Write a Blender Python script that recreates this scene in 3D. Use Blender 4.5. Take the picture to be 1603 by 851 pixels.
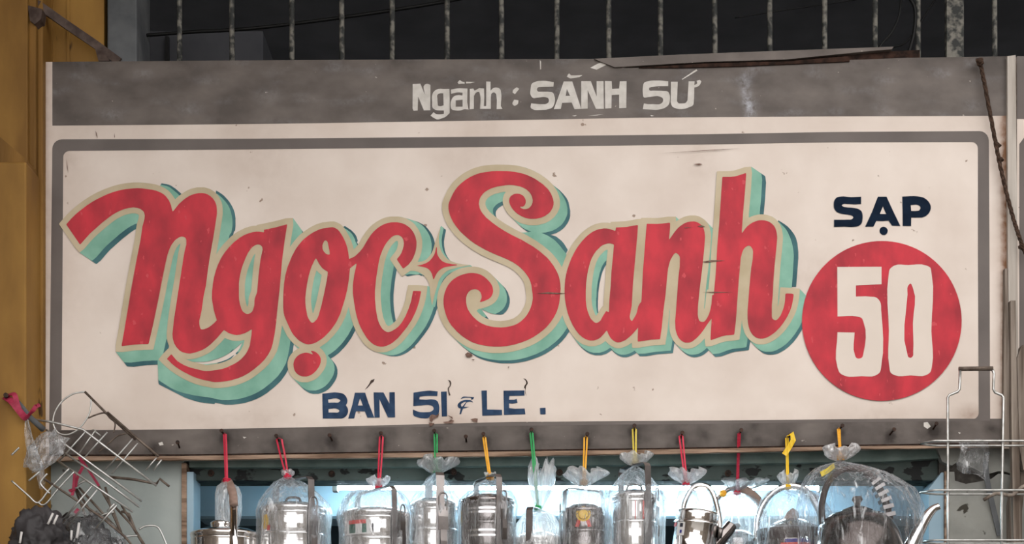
import bpy, bmesh, math, random
from mathutils import Vector, Matrix, noise

# ------------------------------------------------------------------ scene
for o in list(bpy.data.objects): bpy.data.objects.remove(o)
SC = bpy.context.scene
COL = SC.collection
S = 0.0016            # metres per photo pixel on the sign's face (y = 0)
D = 4.0               # camera distance from the sign
Z0 = 2.9              # height of the frame's centre on the sign's face
CZ = 1.7              # eye height
def P(px, py, y=0.0):
    k = (D + y) / D
    return Vector(((px - 801.5) * S * k, y, CZ + ((Z0 - CZ) + (425.5 - py) * S) * k))
def K(y): return S * (D + y) / D

# ------------------------------------------------------------------ camera
cd = bpy.data.cameras.new('camera'); cam = bpy.data.objects.new('camera', cd); COL.objects.link(cam)
W_ = 1603 * S
cd.sensor_width = 36; cd.lens = 36 * D / W_; cd.shift_y = (Z0 - CZ) / W_
cam.location = (0, -D, CZ); cam.rotation_euler = (math.pi / 2, 0, 0)
cd.clip_start = 0.05; cd.clip_end = 200
SC.camera = cam

# ------------------------------------------------------------------ daylight and exposure
wd = bpy.data.worlds.new('overcast_sky'); SC.world = wd; wd.use_nodes = True
bg = wd.node_tree.nodes['Background']
bg.inputs[0].default_value = (1.0, 0.97, 0.95, 1); bg.inputs[1].default_value = 1.0
SC.view_settings.view_transform = 'Standard'; SC.view_settings.look = 'None'
SC.view_settings.gamma = 1; SC.view_settings.use_curve_mapping = False
SC.view_settings.exposure = 1.5

# ------------------------------------------------------------------ materials
def srgb(r, g, b):
    f = lambda c: (c / 255 / 12.92) if c / 255 <= 0.04045 else ((c / 255 + 0.055) / 1.055) ** 2.4
    return (f(r), f(g), f(b), 1)
def mat(name, c1, c2=None, scale=8.0, rough=0.6, metal=0.0, bump=0.0, bscale=60.0, lo=0.35, hi=0.65,
        stretch=(1, 1, 1), soot=None, spec=0.2, detail=5.0, speck=None):
    m = bpy.data.materials.new(name); m.use_nodes = True
    nt = m.node_tree; N = nt.nodes; L = nt.links; b = N['Principled BSDF']
    b.inputs['Roughness'].default_value = rough; b.inputs['Metallic'].default_value = metal
    b.inputs['Specular IOR Level'].default_value = spec
    tc = N.new('ShaderNodeTexCoord'); mp = N.new('ShaderNodeMapping'); mp.inputs['Scale'].default_value = stretch
    L.new(tc.outputs['Object'], mp.inputs[0])
    src = None
    if c2 is not None:
        n = N.new('ShaderNodeTexNoise'); n.inputs['Scale'].default_value = scale; n.inputs['Detail'].default_value = detail
        L.new(mp.outputs[0], n.inputs['Vector'])
        r = N.new('ShaderNodeValToRGB'); e = r.color_ramp.elements
        e[0].position = lo; e[1].position = hi; e[0].color = c1; e[1].color = c2
        L.new(n.outputs['Fac'], r.inputs[0]); src = r.outputs[0]
    else:
        rgb = N.new('ShaderNodeRGB'); rgb.outputs[0].default_value = c1; src = rgb.outputs[0]
    if speck:                                   # (colour, scale, threshold): chips and flecks
        n = N.new('ShaderNodeTexNoise'); n.inputs['Scale'].default_value = speck[1]; n.inputs['Detail'].default_value = 3
        L.new(mp.outputs[0], n.inputs['Vector'])
        r = N.new('ShaderNodeValToRGB'); e = r.color_ramp.elements
        e[0].position = speck[2]; e[1].position = speck[2] + 0.03; e[0].color = (0, 0, 0, 1); e[1].color = (1, 1, 1, 1)
        L.new(n.outputs['Fac'], r.inputs[0])
        x = N.new('ShaderNodeMix'); x.data_type = 'RGBA'
        L.new(r.outputs[0], x.inputs[0]); L.new(src, x.inputs[6]); x.inputs[7].default_value = speck[0]; src = x.outputs[2]
    if soot:                                    # dirt stored per vertex, broken up by noise
        at = N.new('ShaderNodeAttribute'); at.attribute_name = 'dirt'
        n = N.new('ShaderNodeTexNoise'); n.inputs['Scale'].default_value = 45; n.inputs['Detail'].default_value = 6
        L.new(tc.outputs['Object'], n.inputs['Vector'])
        mu = N.new('ShaderNodeMath'); mu.operation = 'MULTIPLY_ADD'; mu.use_clamp = True
        mu2 = N.new('ShaderNodeMath'); mu2.operation = 'MULTIPLY_ADD'
        mu2.inputs[1].default_value = 1.6; mu2.inputs[2].default_value = 0.2
        L.new(n.outputs['Fac'], mu2.inputs[0])
        L.new(at.outputs['Fac'], mu.inputs[0]); L.new(mu2.outputs[0], mu.inputs[1]); mu.inputs[2].default_value = 0
        x = N.new('ShaderNodeMix'); x.data_type = 'RGBA'
        L.new(mu.outputs[0], x.inputs[0]); L.new(src, x.inputs[6]); x.inputs[7].default_value = soot; src = x.outputs[2]
    if soot:                                    # pale bluish sheen and wear painted into the colour
        at = N.new('ShaderNodeAttribute'); at.attribute_name = 'sheen_wear'
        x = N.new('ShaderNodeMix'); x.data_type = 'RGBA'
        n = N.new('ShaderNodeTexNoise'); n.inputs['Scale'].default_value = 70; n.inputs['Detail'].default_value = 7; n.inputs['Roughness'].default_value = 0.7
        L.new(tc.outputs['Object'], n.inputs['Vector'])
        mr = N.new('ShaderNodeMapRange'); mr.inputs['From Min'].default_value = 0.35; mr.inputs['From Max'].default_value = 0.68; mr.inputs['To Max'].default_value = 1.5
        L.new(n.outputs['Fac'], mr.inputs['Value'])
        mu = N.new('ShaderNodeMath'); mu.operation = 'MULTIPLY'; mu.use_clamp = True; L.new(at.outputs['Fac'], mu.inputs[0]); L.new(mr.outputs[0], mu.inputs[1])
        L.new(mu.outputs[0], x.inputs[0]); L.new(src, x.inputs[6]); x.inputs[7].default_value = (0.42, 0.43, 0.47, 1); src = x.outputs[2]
    L.new(src, b.inputs['Base Color'])
    if bump:
        n = N.new('ShaderNodeTexNoise'); n.inputs['Scale'].default_value = bscale; n.inputs['Detail'].default_value = 4
        L.new(mp.outputs[0], n.inputs['Vector'])
        bp = N.new('ShaderNodeBump'); bp.inputs['Strength'].default_value = bump; bp.inputs['Distance'].default_value = 0.004
        L.new(n.outputs['Fac'], bp.inputs['Height']); L.new(bp.outputs[0], b.inputs['Normal'])
    return m
def film(name, tint=(0.96, 0.98, 1, 1), clear=0.80, bscale=40, streak=0.5):
    m = bpy.data.materials.new(name); m.use_nodes = True
    nt = m.node_tree; N = nt.nodes; L = nt.links; N.remove(N['Principled BSDF']); out = N['Material Output']
    tc = N.new('ShaderNodeTexCoord')
    n = N.new('ShaderNodeTexNoise'); n.inputs['Scale'].default_value = bscale; n.inputs['Detail'].default_value = 3
    n.inputs['Distortion'].default_value = 1.2
    mp = N.new('ShaderNodeMapping'); mp.inputs['Scale'].default_value = (1.6, 1.6, 0.5)
    L.new(tc.outputs['Object'], mp.inputs[0]); L.new(mp.outputs[0], n.inputs['Vector'])
    bp = N.new('ShaderNodeBump'); bp.inputs['Strength'].default_value = 0.9; bp.inputs['Distance'].default_value = 0.012
    L.new(n.outputs['Fac'], bp.inputs['Height'])
    tr = N.new('ShaderNodeBsdfTransparent'); tr.inputs[0].default_value = tint
    gl = N.new('ShaderNodeBsdfGlossy'); gl.inputs['Roughness'].default_value = 0.12; L.new(bp.outputs[0], gl.inputs['Normal'])
    tl = N.new('ShaderNodeBsdfTranslucent'); tl.inputs[0].default_value = (0.93, 0.96, 0.98, 1); L.new(bp.outputs[0], tl.inputs['Normal'])
    df = N.new('ShaderNodeBsdfDiffuse'); df.inputs[0].default_value = (0.9, 0.92, 0.94, 1); L.new(bp.outputs[0], df.inputs['Normal'])
    m1 = N.new('ShaderNodeMixShader'); m1.inputs[0].default_value = 0.3; L.new(tl.outputs[0], m1.inputs[1]); L.new(df.outputs[0], m1.inputs[2])
    m2 = N.new('ShaderNodeMixShader'); m2.inputs[0].default_value = 0.4; L.new(m1.outputs[0], m2.inputs[1]); L.new(gl.outputs[0], m2.inputs[2])
    lw = N.new('ShaderNodeLayerWeight'); lw.inputs[0].default_value = 0.5; L.new(bp.outputs[0], lw.inputs['Normal'])
    ma = N.new('ShaderNodeMath'); ma.operation = 'MULTIPLY_ADD'; ma.use_clamp = True
    ma.inputs[1].default_value = 0.55; ma.inputs[2].default_value = 1 - clear - 0.14
    pw = N.new('ShaderNodeMath'); pw.operation = 'POWER'; pw.inputs[1].default_value = 2.0; L.new(lw.outputs['Facing'], pw.inputs[0])
    L.new(pw.outputs[0], ma.inputs[0])
    mp2 = N.new('ShaderNodeMapping'); mp2.inputs['Scale'].default_value = (1, 1, 0.16); L.new(tc.outputs['Object'], mp2.inputs[0])
    n2 = N.new('ShaderNodeTexNoise'); n2.inputs['Scale'].default_value = 70; n2.inputs['Detail'].default_value = 4; n2.inputs['Distortion'].default_value = 0.6
    L.new(mp2.outputs[0], n2.inputs['Vector'])
    mr = N.new('ShaderNodeMapRange'); mr.inputs['From Min'].default_value = 0.56; mr.inputs['From Max'].default_value = 0.72
    mr.inputs['To Min'].default_value = 0; mr.inputs['To Max'].default_value = streak; L.new(n2.outputs['Fac'], mr.inputs['Value'])
    ad = N.new('ShaderNodeMath'); ad.operation = 'ADD'; ad.use_clamp = True; L.new(ma.outputs[0], ad.inputs[0]); L.new(mr.outputs[0], ad.inputs[1])
    m3 = N.new('ShaderNodeMixShader'); L.new(ad.outputs[0], m3.inputs[0]); L.new(tr.outputs[0], m3.inputs[1]); L.new(m2.outputs[0], m3.inputs[2])
    L.new(m3.outputs[0], out.inputs[0])
    return m
def emit(name, c, s):
    m = bpy.data.materials.new(name); m.use_nodes = True
    b = m.node_tree.nodes['Principled BSDF']; b.inputs['Base Color'].default_value = (0.9, 0.9, 0.9, 1)
    b.inputs['Emission Color'].default_value = c; b.inputs['Emission Strength'].default_value = s
    return m
BROWNSOOT = (0.022, 0.014, 0.01, 1)
M = dict(
    cream=mat('cream_paint', (0.63, 0.54, 0.475, 1), (0.72, 0.635, 0.57, 1), 5, 0.45, bump=0.12, bscale=9, soot=srgb(120, 84, 58), speck=((0.30, 0.22, 0.17, 1), 30, 0.70)),
    cream50=mat('numeral_cream_paint', (0.64, 0.56, 0.49, 1), (0.69, 0.605, 0.535, 1), 6, 0.45),
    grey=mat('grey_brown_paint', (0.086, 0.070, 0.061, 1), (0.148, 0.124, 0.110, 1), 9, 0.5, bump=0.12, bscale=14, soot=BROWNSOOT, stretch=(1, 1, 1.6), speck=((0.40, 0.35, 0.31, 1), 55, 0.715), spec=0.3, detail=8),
    rim=mat('grey_frame_paint', (0.118, 0.100, 0.092, 1), (0.15, 0.128, 0.118, 1), 7, 0.5),
    red=mat('brushed_red_paint', (0.26, 0.009, 0.020, 1), (0.56, 0.022, 0.040, 1), 17, 0.42, stretch=(1, 1, 0.6), lo=0.26, hi=0.66, detail=8, speck=((0.54, 0.05, 0.065, 1), 70, 0.68), spec=0.25),
    outline=mat('beige_outline_paint', (0.44, 0.36, 0.235, 1), (0.53, 0.445, 0.31, 1), 12, 0.5),
    mint=mat('mint_paint', (0.155, 0.345, 0.26, 1), (0.245, 0.47, 0.365, 1), 14, 0.45, detail=7),
    teal=mat('dark_teal_paint', (0.02, 0.085, 0.10, 1), (0.06, 0.17, 0.18, 1), 10, 0.45),
    navy=mat('navy_paint', (0.003, 0.009, 0.022, 1), (0.006, 0.015, 0.034, 1), 30, 0.6, spec=0.06),
    blue=mat('slate_blue_paint', (0.016, 0.034, 0.074, 1), (0.036, 0.070, 0.135, 1), 30, 0.6, spec=0.08),
    brownink=mat('brown_ink', (0.05, 0.03, 0.022, 1), rough=0.6),
    scuffink=mat('dull_brown_scuff', (0.11, 0.06, 0.045, 1), (0.22, 0.14, 0.11, 1), 120, 0.7),
    white=mat('dull_white_paint', (0.50, 0.47, 0.43, 1), (0.62, 0.59, 0.55, 1), 40, 0.5),
    nail=mat('rusty_nail', (0.018, 0.012, 0.01, 1), (0.06, 0.03, 0.02, 1), 90, 0.7),
    trim=mat('worn_wood_trim', (0.14, 0.085, 0.055, 1), (0.36, 0.25, 0.18, 1), 30, 0.7, stretch=(0.3, 1, 3), bump=0.4),
    green=mat('green_beam_paint', (0.04, 0.054, 0.049, 1), (0.085, 0.112, 0.102, 1), 9, 0.55, stretch=(0.6, 1, 1), bump=0.3, speck=((0.008, 0.009, 0.009, 1), 30, 0.57)),
    greenlip=mat('green_lip_paint', (0.10, 0.14, 0.125, 1), (0.17, 0.22, 0.2, 1), 16, 0.5),
    ochre=mat('ochre_wall_paint', (0.19, 0.095, 0.022, 1), (0.33, 0.18, 0.042, 1), 5, 0.6, bump=0.25, bscale=12, stretch=(1.6, 1, 0.5), detail=8, speck=((0.07, 0.035, 0.012, 1), 14, 0.70)),
    ochredark=mat('ochre_trim_paint', (0.12, 0.058, 0.012, 1), (0.22, 0.11, 0.024, 1), 9, 0.6, bump=0.3, stretch=(2, 1, 0.25)),
    concrete=mat('grey_concrete', (0.085, 0.09, 0.095, 1), (0.15, 0.155, 0.16, 1), 10, 0.8, bump=0.4),
    iron=mat('flaking_iron_paint', (0.04, 0.042, 0.04, 1), (0.20, 0.19, 0.165, 1), 60, 0.7, lo=0.42, hi=0.6, bump=0.5, bscale=160),
    darkwall=mat('dark_interior_paint', (0.16, 0.16, 0.17, 1), (0.21, 0.21, 0.22, 1), 4, 0.9),
    dimboard=mat('dim_grey_board', (0.045, 0.046, 0.052, 1), (0.06, 0.06, 0.066, 1), 8, 0.8),
    rubber=mat('black_rubber', (0.006, 0.006, 0.006, 1), rough=0.5),
    bracket=mat('brown_iron', (0.045, 0.028, 0.022, 1), (0.10, 0.07, 0.058, 1), 40, 0.6, bump=0.3),
    ply=mat('pale_blue_grey_panel', (0.27, 0.31, 0.30, 1), (0.35, 0.385, 0.37, 1), 7, 0.6, bump=0.1, speck=((0.12, 0.11, 0.10, 1), 32, 0.70)),
    plaster=mat('grey_plaster', (0.19, 0.19, 0.175, 1), (0.29, 0.29, 0.265, 1), 9, 0.8, bump=0.4, bscale=30, speck=((0.05, 0.045, 0.035, 1), 24, 0.66)),
    plasterdark=mat('bare_dark_mortar', (0.045, 0.04, 0.035, 1), (0.1, 0.09, 0.08, 1), 40, 0.9, bump=0.6),
    skyblue=mat('sky_blue_paint', (0.26, 0.38, 0.46, 1), (0.32, 0.44, 0.52, 1), 6, 0.5),
    inwall=mat('teal_stall_wall', (0.035, 0.065, 0.08, 1), (0.055, 0.09, 0.11, 1), 3, 0.7),
    oldwood=mat('weathered_timber', (0.10, 0.075, 0.058, 1), (0.33, 0.28, 0.235, 1), 14, 0.8, stretch=(4, 4, 0.25), bump=0.5, bscale=30),
    palepost=mat('pale_painted_timber', (0.36, 0.32, 0.28, 1), (0.52, 0.475, 0.425, 1), 12, 0.7, stretch=(3, 3, 0.3), bump=0.3, speck=((0.06, 0.045, 0.035, 1), 22, 0.69)),
    crack=mat('split_dark_wood', (0.012, 0.007, 0.005, 1), (0.045, 0.022, 0.015, 1), 60, 0.9),
    rope=mat('brown_rope', (0.03, 0.018, 0.012, 1), (0.085, 0.05, 0.035, 1), 120, 0.9, bump=0.6, bscale=200),
    steel=mat('polished_steel', (0.80, 0.77, 0.75, 1), (0.88, 0.86, 0.84, 1), 6, 0.10, 1.0, bump=0.09, bscale=16, stretch=(1, 1, 4)),
    darksteel=mat('smoky_steel', (0.20, 0.18, 0.172, 1), (0.30, 0.27, 0.26, 1), 6, 0.17, 1.0, bump=0.10, bscale=16, stretch=(1, 1, 4)),
    kettle=mat('dark_kettle_steel', (0.075, 0.06, 0.055, 1), (0.13, 0.11, 0.10, 1), 8, 0.2, 1.0),
    strap=mat('dull_steel_strap', (0.20, 0.18, 0.175, 1), (0.30, 0.275, 0.265, 1), 20, 0.33, 1.0),
    wire=mat('galvanised_wire', (0.42, 0.42, 0.40, 1), (0.62, 0.62, 0.60, 1), 50, 0.32, 0.8),
    brownwire=mat('rusty_brown_wire', (0.085, 0.062, 0.05, 1), (0.20, 0.16, 0.13, 1), 50, 0.5, 0.4),
    handle=mat('dark_brown_plastic', (0.05, 0.035, 0.03, 1), rough=0.35),
    tan=mat('brown_wrapping', (0.22, 0.15, 0.12, 1), (0.32, 0.22, 0.18, 1), 50, 0.5),
    label=mat('printed_label_white', (0.62, 0.6, 0.58, 1), rough=0.4),
    labelred=mat('printed_label_red', (0.55, 0.06, 0.05, 1), rough=0.4),
    labelgreen=mat('printed_label_green', (0.03, 0.10, 0.07, 1), rough=0.4),
    labelblue=mat('printed_label_blue', (0.03, 0.03, 0.2, 1), rough=0.4),
    labelink=mat('printed_label_ink', (0.03, 0.03, 0.04, 1), rough=0.4),
    gold=mat('gold_sticker', (0.62, 0.36, 0.03, 1), (0.72, 0.48, 0.07, 1), 90, 0.35),
    goldink=mat('gold_sticker_ink', (0.33, 0.19, 0.02, 1), rough=0.4),
    tiered=mat('red_raffia', (0.50, 0.02, 0.05, 1), (0.62, 0.045, 0.085, 1), 80, 0.4, stretch=(3, 3, 0.3)),
    tiegreen=mat('green_raffia', (0.03, 0.30, 0.09, 1), (0.07, 0.42, 0.15, 1), 80, 0.4, stretch=(3, 3, 0.3)),
    tieorange=mat('orange_raffia', (0.72, 0.32, 0.02, 1), (0.80, 0.42, 0.05, 1), 80, 0.4, stretch=(3, 3, 0.3)),
    tieyellow=mat('yellow_raffia', (0.55, 0.42, 0.05, 1), (0.65, 0.52, 0.10, 1), 80, 0.4, stretch=(3, 3, 0.3)),
    tiegold=mat('gold_raffia', (0.75, 0.45, 0.01, 1), (0.85, 0.58, 0.06, 1), 80, 0.25, stretch=(3, 3, 0.3)),
    tiepink=mat('pink_raffia', (0.26, 0.018, 0.045, 1), (0.40, 0.04, 0.085, 1), 60, 0.5),
    film=film('clear_plastic_film', clear=0.71, streak=0.55),
    filmdense=film('milky_plastic_film', clear=0.30, bscale=60, streak=0.3),
    filmclump=film('crumpled_film', clear=0.62, bscale=30, streak=0.2),
    filmdark=film('very_clear_film', clear=0.80, bscale=30, streak=0.55),
    blackbag=mat('black_plastic_sheet', (0.008, 0.0075, 0.008, 1), (0.022, 0.02, 0.022, 1), 12, 0.4, bump=0.8, bscale=30),
    greyrag=mat('grey_plastic_wrap', (0.028, 0.026, 0.027, 1), (0.055, 0.05, 0.052, 1), 14, 0.45, bump=0.8, bscale=30),
    tube=emit('lit_fluorescent_tube', (0.66, 0.89, 1.0, 1), 32),
    pavement=mat('grey_pavement', (0.16, 0.15, 0.14, 1), (0.24, 0.23, 0.21, 1), 3, 0.9),
    blocker=mat('blocker_brown', (0.12, 0.10, 0.085, 1), (0.2, 0.17, 0.14, 1), 1.5, 0.9),
)

# ------------------------------------------------------------------ builders
def root_loc(o):
    v = Vector((0, 0, 0))
    while o is not None: v += o.location; o = o.parent
    return v
def link(name, me, m, parent=None):
    o = bpy.data.objects.new(name, me); COL.objects.link(o)
    if m: me.materials.clear(); me.materials.append(m)
    if parent is not None:
        me.transform(Matrix.Translation(-root_loc(parent))); o.parent = parent
    return o
def obj(name, bm, m, parent=None, smooth=False):
    me = bpy.data.meshes.new(name)
    bmesh.ops.recalc_face_normals(bm, faces=bm.faces[:])
    bm.to_mesh(me); bm.free()
    if smooth:
        for p in me.polygons: p.use_smooth = True
    return link(name, me, m, parent)
def thing(name, loc, label, cat, group=None):
    o = bpy.data.objects.new(name, None); COL.objects.link(o); o.location = loc; o.empty_display_size = 0.05
    return tag(o, label, cat, group)
def tag(o, label, cat, group=None):
    o['label'] = label; o['category'] = cat
    if group: o['group'] = group
    return o
def struct(name, bm, m, parent=None):
    o = obj(name, bm, m, parent)
    if parent is None: o['kind'] = 'structure'
    return o
def box(bm, a, b, bev=0.0):
    a, b = Vector(a), Vector(b)
    r = bmesh.ops.create_cube(bm, size=1)
    for v in r['verts']:
        v.co = Vector(((a[i] + b[i]) / 2 + v.co[i] * (b[i] - a[i]) for i in range(3)))
    if bev:
        es = list({e for v in r['verts'] for e in v.link_edges})
        bmesh.ops.bevel(bm, geom=es, offset=bev, segments=2, affect='EDGES', profile=0.5)
    return bm
def pbox(px0, py0, px1, py1, y0, y1, bev=0.0, bm=None):
    """box whose front face (at y0) covers these photo pixels"""
    bm = bm or bmesh.new()
    a = P(px0, py1, y0); b = P(px1, py0, y0)
    return box(bm, (a.x, y0, a.z), (b.x, y1, b.z), bev)
def frames(pts):
    T = []
    for i in range(len(pts)):
        t = pts[min(i + 1, len(pts) - 1)] - pts[max(i - 1, 0)]
        T.append(t.normalized() if t.length > 1e-9 else Vector((0, 0, 1)))
    n = T[0].orthogonal().normalized(); out = []
    for t in T:
        n = (n - t * n.dot(t))
        n = n.normalized() if n.length > 1e-6 else t.orthogonal().normalized()
        out.append((t, n, t.cross(n)))
    return out
def tube(bm, pts, r, n=8, closed=False):
    pts = [Vector(p) for p in pts]; rings = []
    rr = r if isinstance(r, (list, tuple)) else [r] * len(pts)
    for p, (t, a, b), q in zip(pts, frames(pts), rr):
        rings.append([bm.verts.new(p + (a * math.cos(k * 2 * math.pi / n) + b * math.sin(k * 2 * math.pi / n)) * q) for k in range(n)])
    for i in range(len(rings) - (0 if closed else 1)):
        A, B = rings[i], rings[(i + 1) % len(rings)]
        for k in range(n): bm.faces.new((A[k], A[(k + 1) % n], B[(k + 1) % n], B[k]))
    if not closed:
        bm.faces.new(rings[0][::-1]); bm.faces.new(rings[-1])
    return bm
def spline(pts, n=8):
    P_ = [Vector(p) for p in pts]; out = []
    for i in range(len(P_) - 1):
        p0 = P_[max(i - 1, 0)]; p1 = P_[i]; p2 = P_[i + 1]; p3 = P_[min(i + 2, len(P_) - 1)]
        for k in range(n):
            t = k / n
            out.append(0.5 * ((2 * p1) + (p2 - p0) * t + (2 * p0 - 5 * p1 + 4 * p2 - p3) * t * t + (3 * p1 - p0 - 3 * p2 + p3) * t ** 3))
    return out + [P_[-1]]
def ribbon(bm, pts, wdir, w, th):
    """flat strap along pts: width w along wdir (vector or one per point), thickness th"""
    pts = [Vector(p) for p in pts]; prev = None
    for i, p in enumerate(pts):
        t = (pts[min(i + 1, len(pts) - 1)] - pts[max(i - 1, 0)]).normalized()
        wd = wdir[i] if isinstance(wdir, list) else wdir
        wd = Vector(wd); wd = (wd - t * wd.dot(t)).normalized(); nn = t.cross(wd)
        ww = w[i] if isinstance(w, list) else w
        q = [bm.verts.new(p + wd * ww / 2 * a + nn * th / 2 * b) for a, b in ((-1, -1), (1, -1), (1, 1), (-1, 1))]
        if prev:
            for k in range(4): bm.faces.new((prev[k], prev[(k + 1) % 4], q[(k + 1) % 4], q[k]))
        else: bm.faces.new(q[::-1])
        prev = q
    bm.faces.new(prev); return bm
def lathe(bm, prof, c, n=48, sq=1.0, mod=None, cap=False):
    """prof: [(radius, z)], c centre; mod(theta, i) -> radial factor"""
    rings = []
    for i, (r, z) in enumerate(prof):
        ring = []
        for k in range(n):
            th = 2 * math.pi * k / n; q = r * (mod(th, i) if mod else 1)
            ring.append(bm.verts.new((c[0] + q * math.cos(th), c[1] + q * math.sin(th) * sq, z)))
        rings.append(ring)
    for A, B in zip(rings, rings[1:]):
        for k in range(n): bm.faces.new((A[k], A[(k + 1) % n], B[(k + 1) % n], B[k]))
    if cap:
        bm.faces.new(rings[0]); bm.faces.new(rings[-1][::-1])
    return bm
def slab(bm, pts2, y0, y1):
    """extruded outline given in photo pixels on the plane y0"""
    a = [bm.verts.new(P(x, y, y0)) for x, y in pts2]
    b = [bm.verts.new(Vector((v.co.x, y1, v.co.z))) for v in a]
    bm.faces.new(a); bm.faces.new(b[::-1])
    for i in range(len(a)): bm.faces.new((a[i], b[i], b[(i + 1) % len(a)], a[(i + 1) % len(a)]))
    return bm
def interp(poly, x):
    if x <= poly[0][0]: return poly[0][1]
    for (x0, y0), (x1, y1) in zip(poly, poly[1:]):
        if x <= x1: return y0 + (y1 - y0) * (x - x0) / (x1 - x0)
    return poly[-1][1]
def band(name, top, bot, x0, x1, y, m, parent, dirt=None, nx=200, ny=14, sheen_wear=None):
    """a painted strip between two pixel polylines, with a per-vertex dirt value"""
    bm = bmesh.new(); g = []
    lay = bm.verts.layers.float.new('dirt'); lay2 = bm.verts.layers.float.new('sheen_wear')
    for j in range(ny + 1):
        row = []
        for i in range(nx + 1):
            px = x0 + (x1 - x0) * i / nx; a = interp(top, px); b = interp(bot, px); py = a + (b - a) * j / ny
            v = bm.verts.new(P(px, py, y)); row.append(v)
            if dirt: v[lay] = dirt(px, py)
            if sheen_wear: v[lay2] = sheen_wear(px, py)
        g.append(row)
    for j in range(ny):
        for i in range(nx): bm.faces.new((g[j][i], g[j + 1][i], g[j + 1][i + 1], g[j][i + 1]))
    return obj(name, bm, m, parent)
ART = {}
ART['n', 'red'] = "2108,2945 1975,2957 1898,2971 1818,2991 1745,3014 1665,3045 1512,3118 1458,3148 1362,3211 1232,3311 1173,3362 1110,3425 1042,3504 1041,3518 1240,3808 1248,3819 1255,3821 1265,3815 1405,3657 1602,3481 1735,3378 1785,3345 1845,3312 1915,3281 1965,3265 2025,3251 2088,3244 2148,3251 2195,3267 2238,3298 2259,3328 2267,3368 2262,3425 2228,3552 2199,3758 2135,4078 2051,4532 1945,5168 1904,5398 1905,5410 1912,5414 2112,5390 2228,5383 2305,5383 2322,5379 2328,5374 2402,5055 2485,4658 2531,4412 2588,4138 2621,3992 2641,3928 2668,3862 2688,3825 2731,3768 2754,3745 2802,3714 2835,3701 2868,3701 2898,3717 2910,3732 2916,3758 2916,3825 2885,3955 2875,4012 2724,4992 2700,5222 2704,5285 2715,5332 2728,5372 2758,5425 2805,5476 2832,5495 2858,5509 2918,5525 2978,5530 3052,5515 3138,5485 3182,5466 3228,5439 3298,5386 3403,5282 3500,5168 3588,5083 3597,5065 3597,4885 3595,4876 3588,4873 3405,4998 3353,5052 3305,5093 3259,5125 3238,5135 3182,5153 3158,5153 3148,5150 3138,5139 3131,5122 3121,5072 3121,5018 3155,4865 3188,4628 3225,4458 3251,4248 3274,4088 3352,3638 3393,3368 3397,3332 3396,3275 3389,3218 3375,3175 3359,3142 3333,3105 3299,3072 3258,3045 3215,3028 3172,3020 3112,3020 3082,3025 2998,3048 2952,3071 2904,3102 2862,3134 2798,3193 2712,3302 2705,3305 2697,3295 2676,3205 2645,3135 2600,3075 2572,3048 2528,3018 2452,2985 2382,2968 2218,2947 2155,2943"
ART['n', 'cream'] = "2092,2854 1958,2867 1882,2881 1788,2904 1635,2958 1525,3007 1462,3041 1388,3084 1298,3144 1221,3202 1145,3264 1045,3360 934,3488 925,3502 925,3508 1168,3866 1223,3928 1242,3946 1248,3949 1322,3890 1415,3780 1468,3723 1525,3670 1682,3534 1771,3465 1835,3421 1912,3381 1952,3364 2008,3348 2065,3337 2108,3337 2132,3341 2158,3351 2173,3365 2173,3405 2144,3502 2137,3538 2110,3738 2044,4065 1970,4462 1856,5148 1810,5398 1810,5495 1812,5500 1818,5503 1918,5507 2128,5480 2225,5477 2242,5473 2385,5470 2402,5464 2490,5082 2593,4585 2627,4395 2711,4008 2741,3922 2758,3885 2790,3838 2812,3817 2822,3813 2823,3828 2794,3938 2784,3998 2733,4348 2680,4662 2630,4998 2610,5202 2610,5272 2614,5302 2624,5348 2644,5408 2668,5455 2707,5508 2738,5540 2795,5579 2835,5599 2888,5613 2938,5620 2995,5620 3068,5606 3158,5576 3205,5556 3262,5526 3318,5489 3355,5460 3465,5350 3557,5242 3680,5122 3686,5112 3687,4862 3682,4838 3655,4757 3648,4756 3555,4784 3412,4882 3402,4885 3398,4880 3343,4375 3339,4352 3331,4342 3377,4015 3423,3768 3483,3382 3487,3348 3487,3262 3480,3208 3469,3162 3439,3098 3412,3058 3363,3005 3295,2961 3218,2934 3188,2930 3088,2930 3008,2948 2968,2961 2908,2991 2842,3034 2798,3067 2742,3117 2698,3051 2670,3015 2637,2982 2578,2941 2515,2911 2432,2884 2352,2870 2235,2857 2195,2857 2178,2853"
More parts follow.
